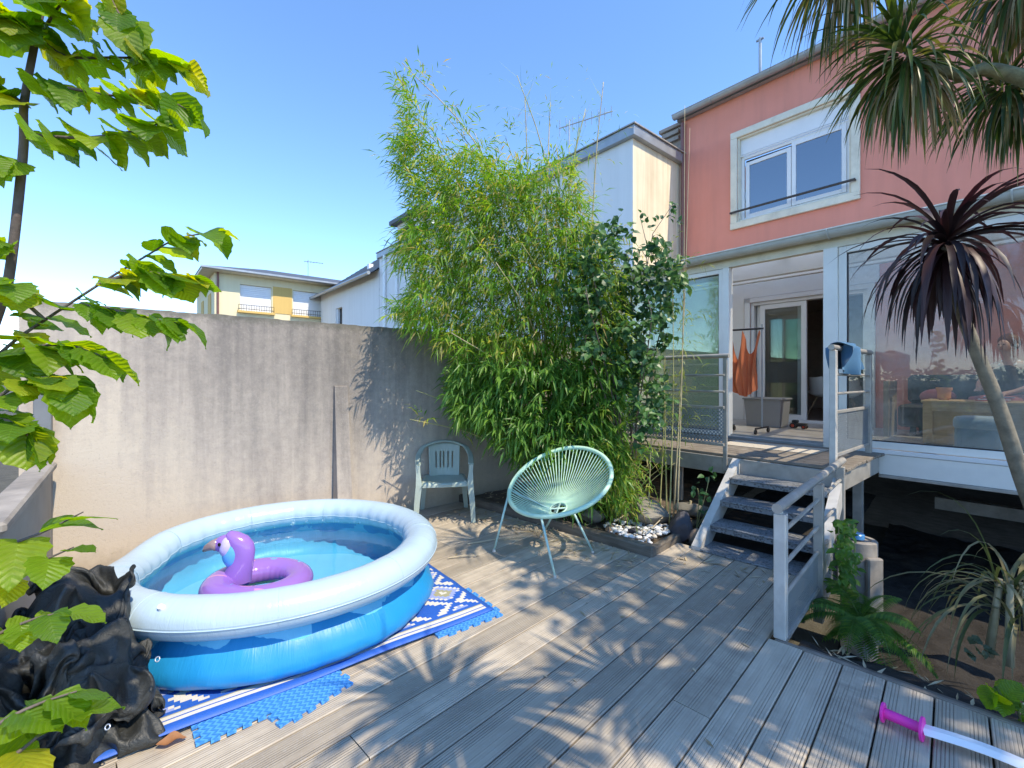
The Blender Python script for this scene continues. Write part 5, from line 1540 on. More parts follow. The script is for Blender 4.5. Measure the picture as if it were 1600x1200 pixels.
# ------------------------------------------------------------------ black tarpaulin heap
def tarp_mat():
    t = NT('black_tarpaulin'); v = t.coord('Object')
    n1 = t.noise(v, 5, 6, .65); w_ = t.math('ABSOLUTE', t.math('SUBTRACT', t.noise(v, 16, 7, .62, 2.0), .5)); f_ = t.noise(v, 140, 3, .6)
    c = t.ramp(n1, [(.35, (.016, .017, .016)), (.55, (.032, .033, .030)), (.75, (.075, .070, .055))])
    h = t.math('ADD', w_, t.math('MULTIPLY', f_, .12))
    return t.done(t.bsdf(c, t.mr(n1, .3, .7, .34, .56), t.bump(h, .75, .012)))
M_TARP = tarp_mat()
tp = thing('tarpaulin', 'crumpled black tarpaulin heaped beside the paddling pool', 'tarpaulin', loc=(-2.05, 1.95, 0))
TC = Vector((-2.12, 1.98, 0))
def settle_cloth(frames=50, N=60, K=54):
    """let a loosely folded sheet fall on a small heap and return its settled shape"""
    vs = []; fs = []
    for j in range(K+1):
        for i in range(N+1):
            u = i/N-.5; v = j/K-.5
            ph = u*2*math.pi*4.2+1.5*math.sin(v*5)+1.2*noise.noise(Vector((u*3, v*4, 2)))
            x = u*1.30+.10*noise.noise(Vector((u*4, v*4, 0)))
            y = v*1.22+.10*noise.noise(Vector((u*4, v*4, 9)))+.03*math.cos(ph*.7)
            z = .80+.12*math.sin(ph)+.10*math.sin(v*2*math.pi*2.6+u*4)+.1*noise.noise(Vector((u*2, v*2, 5)))
            vs.append((x, y, z))
    for j in range(K):
        for i in range(N): a = j*(N+1)+i; fs.append((a, a+1, a+N+2, a+N+1))
    q = MB(); q.add(vs, fs); o = q.build('settling_sheet', M_TARP)
    md = o.modifiers.new('cloth', 'CLOTH'); s = md.settings
    s.quality = 5; s.mass = .45; s.air_damping = 1.0
    s.tension_stiffness = 25; s.compression_stiffness = 25; s.shear_stiffness = 15; s.bending_stiffness = .12
    s.tension_damping = 8; s.bending_damping = .8
    cs = md.collision_settings; cs.use_self_collision = True; cs.self_distance_min = .010; cs.distance_min = .01; cs.collision_quality = 3
    cols = []
    def collider(mb):
        c = mb.build('settling_base', M_TARP); c.modifiers.new('collision', 'COLLISION'); c.collision.thickness_outer = .012; c.collision.cloth_friction = 25; cols.append(c)
    m = MB(); m.box((-3, -3, -.1), (3, 3, 0)); collider(m)
    m = MB(); m.ico((-.05, .10, .10), .34, 3, (1.0, .9, 1.45)); collider(m)
    m = MB(); m.ico((.36, .0, .0), .22, 3, (.85, 1.0, 1.75)); collider(m)
    m = MB(); m.ico((-.30, -.22, .0), .26, 3, (1, 1, 1.3)); collider(m)
    m = MB(); m.ico((.12, -.32, .0), .18, 3, (1, 1, 1.2)); collider(m)
    SC.frame_start = 1; SC.frame_end = frames
    md.point_cache.frame_start = 1; md.point_cache.frame_end = frames
    for f in range(1, frames+1): SC.frame_set(f)
    ev = o.evaluated_get(bpy.context.evaluated_depsgraph_get())
    res = [tuple(v.co) for v in ev.data.vertices]
    for c in cols+[o]: bpy.data.objects.remove(c)
    SC.frame_set(1)
    zm = min(p[2] for p in res)-.003
    return [(x, y, z-zm) for x, y, z in res], fs
TQ, TFS = settle_cloth()
def sheet(c, ang, sx, sy, sz, name, flip=1):
    q = MB(frame(c, ang)); q.add([(x*sx*flip, y*sy, z*sz) for x, y, z in TQ], TFS)
    o = q.build(name, M_TARP, tp, smooth=True); md = o.modifiers.new('sub', 'SUBSURF'); md.levels = 0; md.render_levels = 1
    return o
sheet((-2.00, 1.99, .0), -31, .72, .55, .98, 'heaped_sheet')
sheet((-1.70, 1.86, .0), 80, .40, .36, .74, 'folded_sheet')
sheet((-2.05, 1.62, .0), 10, .62, .50, .66, 'folded_sheet', -1)
M_EYE = plain('eyelet_metal', (.7, .7, .7), .25, .05, metallic=.8)
for (x_, y_, d_) in ((246, 1030, 1.80), (168, 1136, 1.66)):
    c_ = px(x_, y_, d_); q = MB(); q.tube([c_+Vector((.0085*math.cos(2*math.pi*k/16), .004*math.sin(2*math.pi*k/16), .0075*math.sin(2*math.pi*k/16))) for k in range(16)], .0024, 6, closed=True); q.build('eyelet', M_EYE, tp, smooth=True)

# ------------------------------------------------------------------ toy sword
sw = thing('toy_sword', 'toy katana with pink grip and white blade on the deck boards', 'toy sword', loc=tuple(gp(1410, 1125)))
A_ = gp(1380, 1113, .04); B_ = gp(1441, 1139, .045); dir_ = (B_-A_).normalized(); sde = Vector((0,0,1)).cross(dir_)
M_PNK = plastic('hot_pink_plastic', (.86, .04, .42), .35)
q = MB(); n = 26; L = (B_-A_).length
q.tube([A_+dir_*L*k/n for k in range(n+1)], [.020 if k % 2 else .0225 for k in range(n+1)], 12); q.build('grip', M_PNK, sw, smooth=True)
for c_, r_ in ((A_, .040), (B_, .047)):
    q = MB(); q.tube([c_-dir_*.005, c_-dir_*.004, c_+dir_*.004, c_+dir_*.005], [r_*.9, r_, r_, r_*.9], 24); q.build('guard', M_PNK, sw)
q = MB(); pts = []
E_ = gp(1690, 1238, .035)
for k in range(13):
    t_ = k/12; p = B_.lerp(E_, t_) + sde*(.035*math.sin(math.pi*t_)) ; pts.append(p)
q.tube(pts, [1.0]*9+[.95,.85,.6,.1], prof=[(-.029,-.002),(0,-.008),(.029,-.001),(.029,.001),(0,.008),(-.029,.002)], up=(0,-.25,1)); q.build('blade', plastic('white_plastic', (.84,.84,.84), .3), sw)

# ------------------------------------------------------------------ stones, pebbles, litter
M_ROCK = plain('grey_stone', (.21, .19, .155), .9, .35, 6, .8, 24, dirt=(.09, .085, .07), dirt_amt=.7)
M_SLATEROCK = plain('dark_slate_stone', (.045, .043, .052), .7, .3, 8, .6, 20)
M_BRN = plain('brown_stone', (.19, .14, .10), .9, .3, 7, .8, 30)
def stone(c, r, sc, rot, mat, label, seed, jit=.35):
    bm = bmesh.new(); bmesh.ops.create_icosphere(bm, subdivisions=3, radius=1.0)
    rs = random.Random(seed)
    planes = [(Vector((rs.uniform(-1,1), rs.uniform(-1,1), rs.uniform(-.6,1))).normalized(), rs.uniform(.55,.85)) for _ in range(9)]
    q = MB(); vs = []
    Rm = Euler(rot).to_matrix()
    for v_ in bm.verts:
        p = v_.co.copy()
        for n_, d_ in planes:
            k = p.dot(n_)
            if k > d_: p -= n_*(k-d_)
        p *= 1+.06*noise.noise(p*3+Vector((seed,0,0)))
        p = Rm @ Vector((p.x*sc[0]*r, p.y*sc[1]*r, p.z*sc[2]*r))
        vs.append(tuple(Vector(c)+p))
    q.add(vs, [tuple(v_.index for v_ in f.verts) for f in bm.faces]); bm.free()
    o = q.build('stone', mat); smooth_by_angle(o, 25)
    return tag(o, label, 'stone', 'stones edging the planting bed')
stone(px(1018, 800, 4.55), .20, (1.25,.8,.62), (0,.2,.4), M_ROCK, 'large grey stone behind the white pebbles', 3)
stone(px(1066, 822, 4.32), .165, (1.0,.8,.95), (.3,.1,.9), M_SLATEROCK, 'dark slate slab leaning near the stair foot', 5)
stone(px(973, 802, 4.65), .12, (.9,.9,.95), (0,.3,1.2), M_BRN, 'rounded brown stone left of the large grey stone', 8)
stone(px(1000, 788, 4.95), .17, (1.5,.6,.5), (.1,.0,-.6), M_ROCK, 'flat long stone lying behind the bed stones', 9)
stone(px(1084, 838, 4.22), .085, (.8,.8,1.2), (0,0,.3), M_BRN, 'small upright stone against the stair stringer', 12)
stone(px(925, 805, 4.6), .11, (1.3,.8,.75), (0,0,.2), M_ROCK, 'mossy stone half hidden behind the string chair', 14)
stone(px(1080, 795, 4.75), .14, (1.6,.6,.55), (0,0,-.7), M_ROCK, 'long grey stone under the platform edge', 18)
q = MB(DF); 
rp = random.Random(4)
for k in range(260):
    x = rp.uniform(-1.75, -1.19); y = rp.uniform(.72, 1.28)
    if (x+1.75)/.56+(y-.72)/.62 < .3: continue
    r_ = rp.uniform(.012, .030)
    q.cur = rp.choice([0,0,0,1,2])
    q.ico((x, y, bed_z(x, y)+.02+r_*.5+rp.uniform(0,.02)), r_, 1, (rp.uniform(.9,1.5), rp.uniform(.8,1.2), rp.uniform(.5,.8)), .25, 2, k)
pbm = [plain('white_pebble', (.72,.71,.69), .7, .08), plain('grey_pebble', (.40,.41,.42), .75, .15), plain('beige_pebble', (.52,.46,.38), .75, .12)]
tag(q.build('pebbles', None, smooth=True, mats=pbm), 'white and grey pebbles filling the corner of the planting bed', 'pebbles', kind='stuff')
for k, (x, y, c_) in enumerate(((-1.44, .93, M_SLATEROCK), (-1.62, .80, M_BRN))):
    p = dp(x, y, bed_z(x, y)+.05); stone(tuple(p), .055, (1.2,.9,.6), (0,0,k), c_, ['small dark stone lying among the white pebbles', 'small brown stone at the near side of the pebbles'][k], 30+k)
# dry bamboo litter on deck and bed
M_STRAW = leafmat('dry_bamboo_litter', [(.30,.23,.13), (.46,.38,.24), (.55,.48,.34)], .8, .1)
q = MB(); rl_ = random.Random(11)
for k in range(620):
    z0 = .003
    r_ = rl_.random()
    if k > 470:
        x = rl_.uniform(.1, 2.4); y = .2+abs(rl_.gauss(0, .5)); z0 = pit_z(x, y)+.012
    elif r_ < .35:
        x = rl_.uniform(-3.4, -1.1); y = .55-abs(rl_.gauss(0, .22)); z0 = .004
    elif r_ < .85:
        x = rl_.uniform(-3.6, -1.15); y = rl_.uniform(.72, 1.9); z0 = bed_z(x, y)+.012
    elif r_ < .93:
        x = rl_.uniform(-.9, -.1); y = rl_.uniform(.6, 1.1)
    else:
        x = rl_.uniform(-2.4, 1.6); y = rl_.uniform(-1.2, -.1)
    L = rl_.uniform(.04, .15); w_ = rl_.uniform(.004, .010); a = rl_.uniform(0, math.pi)
    if r_ > .93: L *= .5
    c_ = dp(x, y, z0); d_ = Vector((math.cos(a), math.sin(a), rl_.uniform(-.02,.12))); s_ = Vector((-math.sin(a), math.cos(a), 0))
    q.add([tuple(c_), tuple(c_+d_*L*.5+s_*w_+Vector((0,0,.004))), tuple(c_+d_*L), tuple(c_+d_*L*.5-s_*w_)], [(0,1,2,3)])
tag(q.build('dry_leaf_litter', M_STRAW), 'dry bamboo leaves and straw scattered over deck edge and bed', 'litter', kind='stuff')
for k, (x0, y0, x1, y1) in enumerate(((730, 850, 822, 838), (800, 822, 880, 842), (700, 872, 750, 868), (960, 815, 1000, 793), (1018, 826, 1047, 800))):
    za = .012 if k < 3 else .14
    a_, b_ = gp(x0, y0, za), gp(x1, y1, za)
    q = MB(); q.tube([a_, (a_+b_)/2+Vector((0,0,.012)), b_], [.006, .005, .003], 6)
    tag(q.build('dry_cane', plain('dry_cane', (.42,.35,.24), .7, .2)), ['dry bamboo cane lying on the deck left of the string chair', 'dry bamboo cane lying behind the string chair legs', 'thin dry cane beside the pool on the deck', 'dry cane across the stones by the pebbles', 'dry cane leaning on the large grey stone'][k], 'cane')
# curled brown leaf by the foam tile
q = MB(); c_ = gp(268, 1160, .012); vs = []; fs = []
for i in range(9):
    for j in range(5):
        u = i/8*2-1; w_ = (j/4*2-1)*(1-u*u)
        vs.append(tuple(c_+Vector((u*.055*.8+w_*.02, u*.055*.5-w_*.022, .006+.018*w_*w_+.006*math.sin(u*5)))))
for i in range(8):
    for j in range(4): a = i*5+j; fs.append((a, a+1, a+6, a+5))
q.add(vs, fs); tag(q.build('fallen_leaf', leafmat('brown_leaf', [(.25,.11,.04), (.36,.17,.07)], .7, .15), smooth=True), 'curled brown leaf on the boards by the rug', 'leaf')

# ------------------------------------------------------------------ plants
def inpoly(x, y, P):
    c = False; n = len(P)
    for i in range(n):
        x0, y0 = P[i]; x1, y1 = P[i-1]
        if (y0 > y) != (y1 > y) and x < (x1-x0)*(y-y0)/(y1-y0)+x0: c = not c
    return c
WFI, HFI, DFI = WF.inverted(), HF.inverted(), DF.inverted()
DOWN = Vector((0, 0, -1))
def rv(r): 
    while True:
        v = Vector((r.uniform(-1,1), r.uniform(-1,1), r.uniform(-1,1)))
        if .05 < v.length < 1: return v.normalized()

class Leaves:
    """collector of many small leaves in one mesh"""
    def __init__(self): self.v = []; self.f = []
    def blade(self, p, d, n, L, w, bend=.25, fold=.25):
        """lance shaped blade, folded on its midrib and drooping at the tip"""
        s = d.cross(n)
        if s.length < 1e-4: s = d.orthogonal()
        s.normalize(); n = s.cross(d)
        m = p+d*L*.42; t = p+d*L+DOWN*L*bend
        o = len(self.v)
        up = n*w*fold
        self.v += [tuple(p), tuple(m+s*w*.5+up), tuple(m), tuple(m-s*w*.5+up), tuple(t)]
        self.f += [(o, o+1, o+2), (o, o+2, o+3), (o+1, o+4, o+2), (o+2, o+4, o+3)]
    def ovate(self, p, d, n, L, w, lob=0.0):
        s = d.cross(n)
        if s.length < 1e-4: s = d.orthogonal()
        s.normalize(); n = s.cross(d); o = len(self.v)
        up = n*w*.12
        self.v += [tuple(p), tuple(p+d*L*.25+s*w*.45+up), tuple(p+d*L*.6+s*w*.42+up*.8), tuple(p+d*L-n*L*.12), tuple(p+d*L*.6-s*w*.42+up*.8), tuple(p+d*L*.25-s*w*.45+up), tuple(p+d*L*.45)]
        self.f += [(o,o+1,o+6), (o+1,o+2,o+6), (o+2,o+3,o+6), (o+3,o+4,o+6), (o+4,o+5,o+6), (o+5,o,o+6)]
    def ribbon(self, pts, ws, nrm=None, fold=.22):
        o = len(self.v); n = len(pts)
        for i, p in enumerate(pts):
            t = (pts[min(i+1, n-1)]-pts[max(i-1, 0)])
            t = t.normalized() if t.length > 1e-9 else Vector((0,0,1))
            up = nrm or Vector((0,0,1))
            s = t.cross(up)
            if s.length < .05: s = t.cross(Vector((.3,.9,.1)))
            s.normalize(); b = s.cross(t)
            w = ws[i]*.5
            self.v += [tuple(p+s*w+b*w*fold), tuple(p), tuple(p-s*w+b*w*fold)]
        for i in range(n-1):
            a = o+i*3
            self.f += [(a, a+3, a+4, a+1), (a+1, a+4, a+5, a+2)]
    def build(self, name, mat, parent=None, smooth=False):
        me = bpy.data.meshes.new(name); me.from_pydata(self.v, [], self.f); me.update(); me.materials.append(mat)
        if smooth: me.polygons.foreach_set('use_smooth', [True]*len(me.polygons))
        o = bpy.data.objects.new(name, me); COL.objects.link(o); adopt(o, parent); return o

M_BAMB = leafmat('bamboo_leaf', [(.07,.17,.022), (.10,.24,.03), (.14,.30,.035), (.20,.35,.045), (.32,.38,.05), (.42,.34,.13)], .42, .45, tval=2.2)
M_BAMB_D = leafmat('broad_bamboo_leaf', [(.06,.15,.03), (.09,.21,.04), (.12,.26,.045), (.18,.31,.05)], .42, .4, tval=2.2)
M_IVY = leafmat('shrub_leaf', [(.03,.085,.03), (.045,.12,.04), (.065,.16,.045), (.12,.23,.055)], .4, .3)
M_CULM = plain('bamboo_culm', (.36,.34,.14), .45, .25, 6, .1)
M_CULM_DRY = plain('dry_bamboo_culm', (.44,.37,.22), .6, .25, 6, .15)
M_BARK = plain('grey_brown_bark', (.13,.10,.085), .85, .25, 18, .6, 60)

# --- bamboo clump
r = random.Random(21)
POLY = [(632,112),(650,140),(668,190),(690,235),(712,250),(742,232),(770,255),(800,262),(840,268),(875,250),(893,245),(905,300),(915,345),(950,400),(965,450),(978,530),(972,600),(962,700),(975,765),(940,785),(900,785),(870,780),(850,745),(800,690),(720,645),(715,600),(715,562),(690,530),(635,500),(622,480),(662,442),(625,395),(640,350),(660,310),(632,275),(625,230),(632,180)]
BB_ = Vector((.55, 5.25, .08))
bam = thing('bamboo', 'big feathery bamboo clump towering over the chairs by the wall', 'bamboo', loc=tuple(BB_))
L1 = Leaves(); L2 = Leaves()
def ok_spot(p):
    w_ = WFI @ p; h_ = HFI @ p
    if p.z < 2.12 and w_.y > -.07: return False
    if h_.y > PF-.12 and -2.2 < h_.x < 1.8 and p.z < 1.9: return False
    return p.z > .15
def spray(Lv, p, ax, nl, Ls, ws):
    tw = r.uniform(.10, .20)
    side = ax.orthogonal().normalized()
    side = (Matrix.Rotation(r.uniform(0, 6.28), 3, ax) @ side)
    for k in range(nl):
        t_ = k/max(1, nl-1)
        q_ = p+ax*tw*t_
        d = (ax*.75 + side*(.75 if k % 2 else -.75) + rv(r)*.35 + DOWN*.28).normalized()
        if k == nl-1: d = (ax+DOWN*.3).normalized()
        n_ = (Vector((0,0,1))+rv(r)*.6).normalized()
        Lv.blade(q_, d, n_, r.uniform(*Ls), r.uniform(*ws), r.uniform(.05,.35))
cnt = 0
xs0, xs1, ys0, ys1 = 585, 1012, 92, 795
while cnt < 5000:
    x = r.uniform(xs0, xs1); y = r.uniform(ys0, ys1)
    if not inpoly(x, y, POLY): continue
    # airy top and left plume, dense middle
    dens = 1.0
    if y < 330: dens = .55+.45*(y-95)/235
    if y < 300 and x > 780: dens *= .8
    if x < 690 and y < 330: dens *= .9
    if r.random() > dens: continue
    D = r.triangular(4.35, 5.85, 4.75)
    if x < 700: D = r.uniform(4.4, 5.15)
    if y < 300: D = r.uniform(4.5, 5.3)
    p = px(x, y, D)
    if not ok_spot(p): continue
    ax0 = Vector((p.x-BB_.x, p.y-BB_.y, 0)); ax0 = ax0/max(.3, ax0.length)
    ax = (ax0*.7 + Vector((0,-.35,0)) + rv(r)*.55 + Vector((0,0,.10 if y < 350 else -.25))).normalized()
    if y > 560 and x > 690: spray(L2, p, ax, r.randint(5, 8), (.10,.20), (.020,.031))
    else: spray(L1, p, ax, r.randint(6, 10), (.06,.18), (.010,.022))
    cnt += 1
# culms with side branches
tips = [(628,98,4.9),(603,250,4.85),(600,375,4.8),(600,490,4.75),(650,610,4.7),(700,185,5.0),(742,208,5.1),(790,215,5.2),(808,118,5.0),(850,235,4.9),(868,225,5.2),(905,200,5.0),(943,128,5.0),(930,300,5.3),(960,350,5.2),(985,400,5.0),(1000,470,4.9),(1000,540,4.8),(985,620,4.7),(720,300,4.7),(780,330,4.6),(840,340,4.55),(880,300,4.7),(830,420,4.5),(760,450,4.6),(900,420,4.5),(700,420,4.7),(860,160,5.1),(915,170,5.3),(645,180,5.0),(820,150,5.1),(640,655,4.6),(780,560,4.45),(870,560,4.4),(930,640,4.45),(735,360,4.3),(775,410,4.25),(815,380,4.3),(850,330,4.3),(885,370,4.28),(925,400,4.3),(940,480,4.25),(705,520,4.3)]
for k, (x, y, D) in enumerate(tips):
    t_ = px(x, y, D); a = r.uniform(0, 6.28); rr_ = r.uniform(.05, .42)
    b0 = BB_+Vector((rr_*math.cos(a)*1.1, rr_*math.sin(a)*.55, -.02))
    h_ = t_.z-b0.z
    m1 = b0.lerp(t_, .35)+Vector(((b0.x-t_.x)*.18, (b0.y-t_.y)*.18, h_*.10)); m2 = b0.lerp(t_, .72)+Vector(((b0.x-t_.x)*.14, (b0.y-t_.y)*.14, h_*.10))
    pts = bez([b0, m1, m2, t_], 14)
    q = MB(); q.tube(pts, [.0115*(1-.80*i/13)+.0016 for i in range(14)], 6); q.build('culm', M_CULM if k % 3 else M_CULM_DRY, bam, smooth=True)
    nb = 26 if y < 260 else 12
    for j in range(nb):
        i = r.uniform(4 if y > 260 else 7, 12.9); p = pts[int(i)].lerp(pts[int(i)+1], i-int(i))
        ax = (rv(r)*.8+Vector((0,-.1,.35))).normalized()
        if ok_spot(p+ax*.2):
            bare = x > 800 and y < 240
            if bare:
                q_ = p+ax*r.uniform(.1,.28); L1.ribbon([p, p.lerp(q_, .5)+Vector((0,0,.01)), q_+Vector((0,0,.03))], [.004,.003,.001])
                if r.random() < .45: spray(L1, q_, ax, 3, (.06,.11), (.007,.012))
            else: spray(L1, p+ax*r.uniform(.03,.16), ax, r.randint(4, 8), (.08,.16), (.012,.020))
tag(L1.build('foliage', M_BAMB, bam), kind='stuff'); tag(L2.build('broad_foliage', M_BAMB_D, bam), kind='stuff')

# --- shrub with rounder leaves growing through the bamboo's right side
SP = [(905,335),(950,345),(985,350),(1000,395),(1040,375),(1062,400),(1072,440),(1050,500),(1050,590),(1040,650),(1000,690),(985,640),(960,590),(930,560),(900,520),(880,455),(890,385)]
shr = thing('climbing_shrub', 'dark leafy shrub pushing through the bamboo beside the veranda railing', 'shrub', loc=tuple(px(1000, 790, 4.75)))
L3 = Leaves()
hubs = []
while len(hubs) < 150:
    x, y = r.uniform(875,1075), r.uniform(330,690)
    if inpoly(x, y, SP): hubs.append(px(x, y, r.uniform(4.15, 4.75)))
stem0 = px(985, 785, 4.75)
for k, h_ in enumerate(hubs):
    for j in range(16):
        p = h_+rv(r)*r.uniform(.01,.13)
        if not ok_spot(p): continue
        d = (rv(r)+DOWN*.35).normalized(); n_ = (Vector((-.1,-.5,.8))+rv(r)*.5).normalized()
        L = r.uniform(.05,.095); L3.ovate(p, d, n_, L, L*r.uniform(.65,.85))
for k in range(11):
    h_ = hubs[k*12]; q = MB(); q.tube(bez([stem0+Vector((r.uniform(-.08,.08), r.uniform(-.05,.05), 0)), stem0.lerp(h_, .5)+Vector((0,0,.2)), h_, h_+Vector((r.uniform(-.1,.15),0,.22))], 10), [.009-.0007*i for i in range(10)], 6); q.build('branch', M_BARK, shr, smooth=True)
for (x, y) in ((1000,340),(1012,350),(1030,345),(1048,335),(1053,318),(1058,350),(1030,385)):
    for j in range(5):
        p = px(x+r.uniform(-6,6), y+r.uniform(-8,8), 4.5); L3.ovate(p, (rv(r)+Vector((0,0,.4))).normalized(), (Vector((-.1,-.6,.6))+rv(r)*.4).normalized(), .06, .042)
q = MB(); q.tube([px(1010,420,4.5), px(1020,365,4.5), px(1052,318,4.5)], [.005,.004,.002], 5); q.tube([px(1030,420,4.5), px(1010,380,4.5), px(1000,338,4.5)], [.005,.004,.002], 5); q.build('branch', M_BARK, shr)
tag(L3.build('foliage', M_IVY, shr), kind='stuff')

# --- thin pale-leaved canes standing before the railing
th = thing('young_bamboo', 'thin young bamboo canes with sparse pale leaves before the platform railing', 'bamboo', loc=tuple(px(1052, 792, 4.55)))
L4 = Leaves()
for k, (x0, y0, x1, y1, D) in enumerate(((1046,790,1050,370,4.45),(1058,795,1070,165,4.5),(1042,780,1036,430,4.6),(1052,785,1078,200,4.6),(1030,775,1040,520,4.7),(1012,780,1022,560,4.6))):
    a_, b_ = px(x0, y0, D), px(x1, y1, D); a_.z = .05
    pts = bez([a_, a_.lerp(b_, .5)+Vector((r.uniform(-.03,.03), 0, 0)), b_], 12)
    q = MB(); q.tube(pts, [.0085-.0006*i for i in range(12)], 6); q.build('culm', M_CULM_DRY if k % 2 else M_CULM, th, smooth=True)
    for j in range(30 if y1 > 300 else 14):
        i = r.uniform(3, 10.9) if y1 > 300 else r.uniform(2, 7); p = pts[int(i)].lerp(pts[int(i)+1], i-int(i))
        ax = (rv(r)+Vector((0,0,.3))).normalized(); p2 = p+ax*r.uniform(.03,.17)
        if ok_spot(p2): spray(L4, p2, ax, r.randint(3,6), (.05,.10), (.008,.016))
M_PALE = leafmat('pale_bamboo_leaf', [(.14,.22,.05), (.20,.28,.06), (.30,.34,.09)], .45, .42)
tag(L4.build('foliage', M_PALE, th), kind='stuff')
# --- low bamboo shoots in front of the clump, right of the string chair
lo = thing('bamboo_shoots', 'low bright bamboo shoots leaning over the bed behind the string chair', 'bamboo', loc=tuple(px(975, 800, 4.6)))
L5 = Leaves()
for k in range(330):
    x = r.gauss(965, 22); y = r.uniform(690, 795)
    p = px(x, y, r.uniform(4.3, 4.75))
    if p.z < .1 or not ok_spot(p): continue
    spray(L5, p, (Vector((.3,-.3,-.2))+rv(r)*.6).normalized(), r.randint(4,7), (.06,.11), (.009,.016))
tag(L5.build('foliage', M_BAMB, lo), kind='stuff')
for k in range(7):
    a_ = px(955+8*k, 800, 4.6); a_.z = .06; q = MB(); q.tube(bez([a_, a_+Vector((.02,-.05,.35)), a_+Vector((.10+.03*k,-.15,.62))], 8), [.006-.0006*i for i in range(8)], 6); q.build('stem', M_CULM, lo, smooth=True)
# stubs of cut canes on the bed
for k, (x, y, hgt) in enumerate(((1008,785,.16),(1028,783,.20),(1034,786,.12),(1075,790,.18))):
    a_ = px(x, y, 4.75); a_.z = .05; q = MB(); q.tube([a_, a_+Vector((r.uniform(-.03,.03), 0, hgt))], [.018,.013], 8)
    tag(q.build('cut_cane', M_CULM_DRY), ['cut bamboo stub by the large grey stone', 'taller cut bamboo stub beneath the railing panel', 'short cut bamboo stub beside the young canes', 'cut bamboo stub nearest the stair stringer'][k], 'bamboo stub', 'cut bamboo stubs')
# seedling by the stairs
sg_ = thing('seedling', 'small leafy seedling under the platform next to the stairs', 'plant', loc=tuple(px(1090, 800, 4.5)))
L6 = Leaves(); b0 = px(1088, 800, 4.5); b0.z = .02
for k in range(4):
    t_ = px(r.choice([1090,1098,1108,1085]), 745+18*k, 4.45); q = MB(); q.tube(bez([b0, b0.lerp(t_, .6)+Vector((.02,0,.05)), t_], 6), .004, 5); q.build('stem', M_CULM, sg_)
    for j in range(7):
        L6.ovate(t_+rv(r)*.05, (rv(r)+Vector((0,-.4,0))).normalized(), (Vector((0,-.5,.8))+rv(r)*.3).normalized(), r.uniform(.05,.085), .05)
tag(L6.build('foliage', M_IVY, sg_), kind='stuff')

# --- hazel tree on the left, leaf by leaf
M_HAZ = leafmat('hazel_leaf', [(.055,.125,.012), (.09,.19,.016), (.14,.25,.018), (.21,.29,.022), (.30,.31,.03)], .42, .55, tval=2.8, vein=True)
def hazel_mesh(seed):
    rr_ = random.Random(seed); NR, NC = 14, 6
    prof = [(0,.04),(.04,.20),(.10,.33),(.2,.42),(.32,.465),(.45,.475),(.58,.45),(.68,.40),(.77,.33),(.84,.26),(.90,.17),(.95,.09),(.985,.04),(1,.0)]
    vs = []; fs = []
    cv = rr_.uniform(.05,.5); cu = rr_.uniform(-.1,.6); tw = rr_.uniform(-.5,.5); wv = rr_.uniform(.015,.05)
    for i, (t_, w_) in enumerate(prof):
        for j in range(NC+1):
            u = j/NC*2-1
            ser = 1+(.10 if i % 2 else -.04)*(abs(u) > .9)*(i > 0)
            x = u*w_*ser
            y = t_ - (.05*abs(u) if t_ > .1 else -.0) + (-.10*abs(u)*(1 if t_ < .12 else 0))
            z = -cv*t_*t_ + cu*(abs(u)**1.3)*w_*.8 + wv*math.sin(t_*19+u*2.5)*abs(u) + tw*u*w_*t_*.6
            vs.append((x, y, z))
    for i in range(len(prof)-1):
        for j in range(NC): a = i*(NC+1)+j; fs.append((a, a+1, a+NC+2, a+NC+1))
    me = bpy.data.meshes.new('leaf'); me.from_pydata(vs, [], fs); me.update(); me.materials.append(M_HAZ)
    me.polygons.foreach_set('use_smooth', [True]*len(me.polygons)); return me
HM = [hazel_mesh(k) for k in range(12)]
hz = thing('hazel_tree', 'hazel tree with big serrated leaves reaching in at the picture edge', 'tree', loc=(-1.62, 1.15, -.1))
TR = [(-1.62,1.15,-.1), tuple(px(-60,700,1.2)), tuple(px(0,480,1.15)), tuple(px(16,420,1.12)), tuple(px(36,240,1.1)), tuple(px(38,160,1.1)), tuple(px(58,50,1.12)), tuple(px(80,-70,1.15))]
q = MB(); pts = bez(TR, 40); q.tube(pts, [.0125-.00016*i for i in range(40)], 10); q.build('trunk', M_BARK, hz, smooth=True)
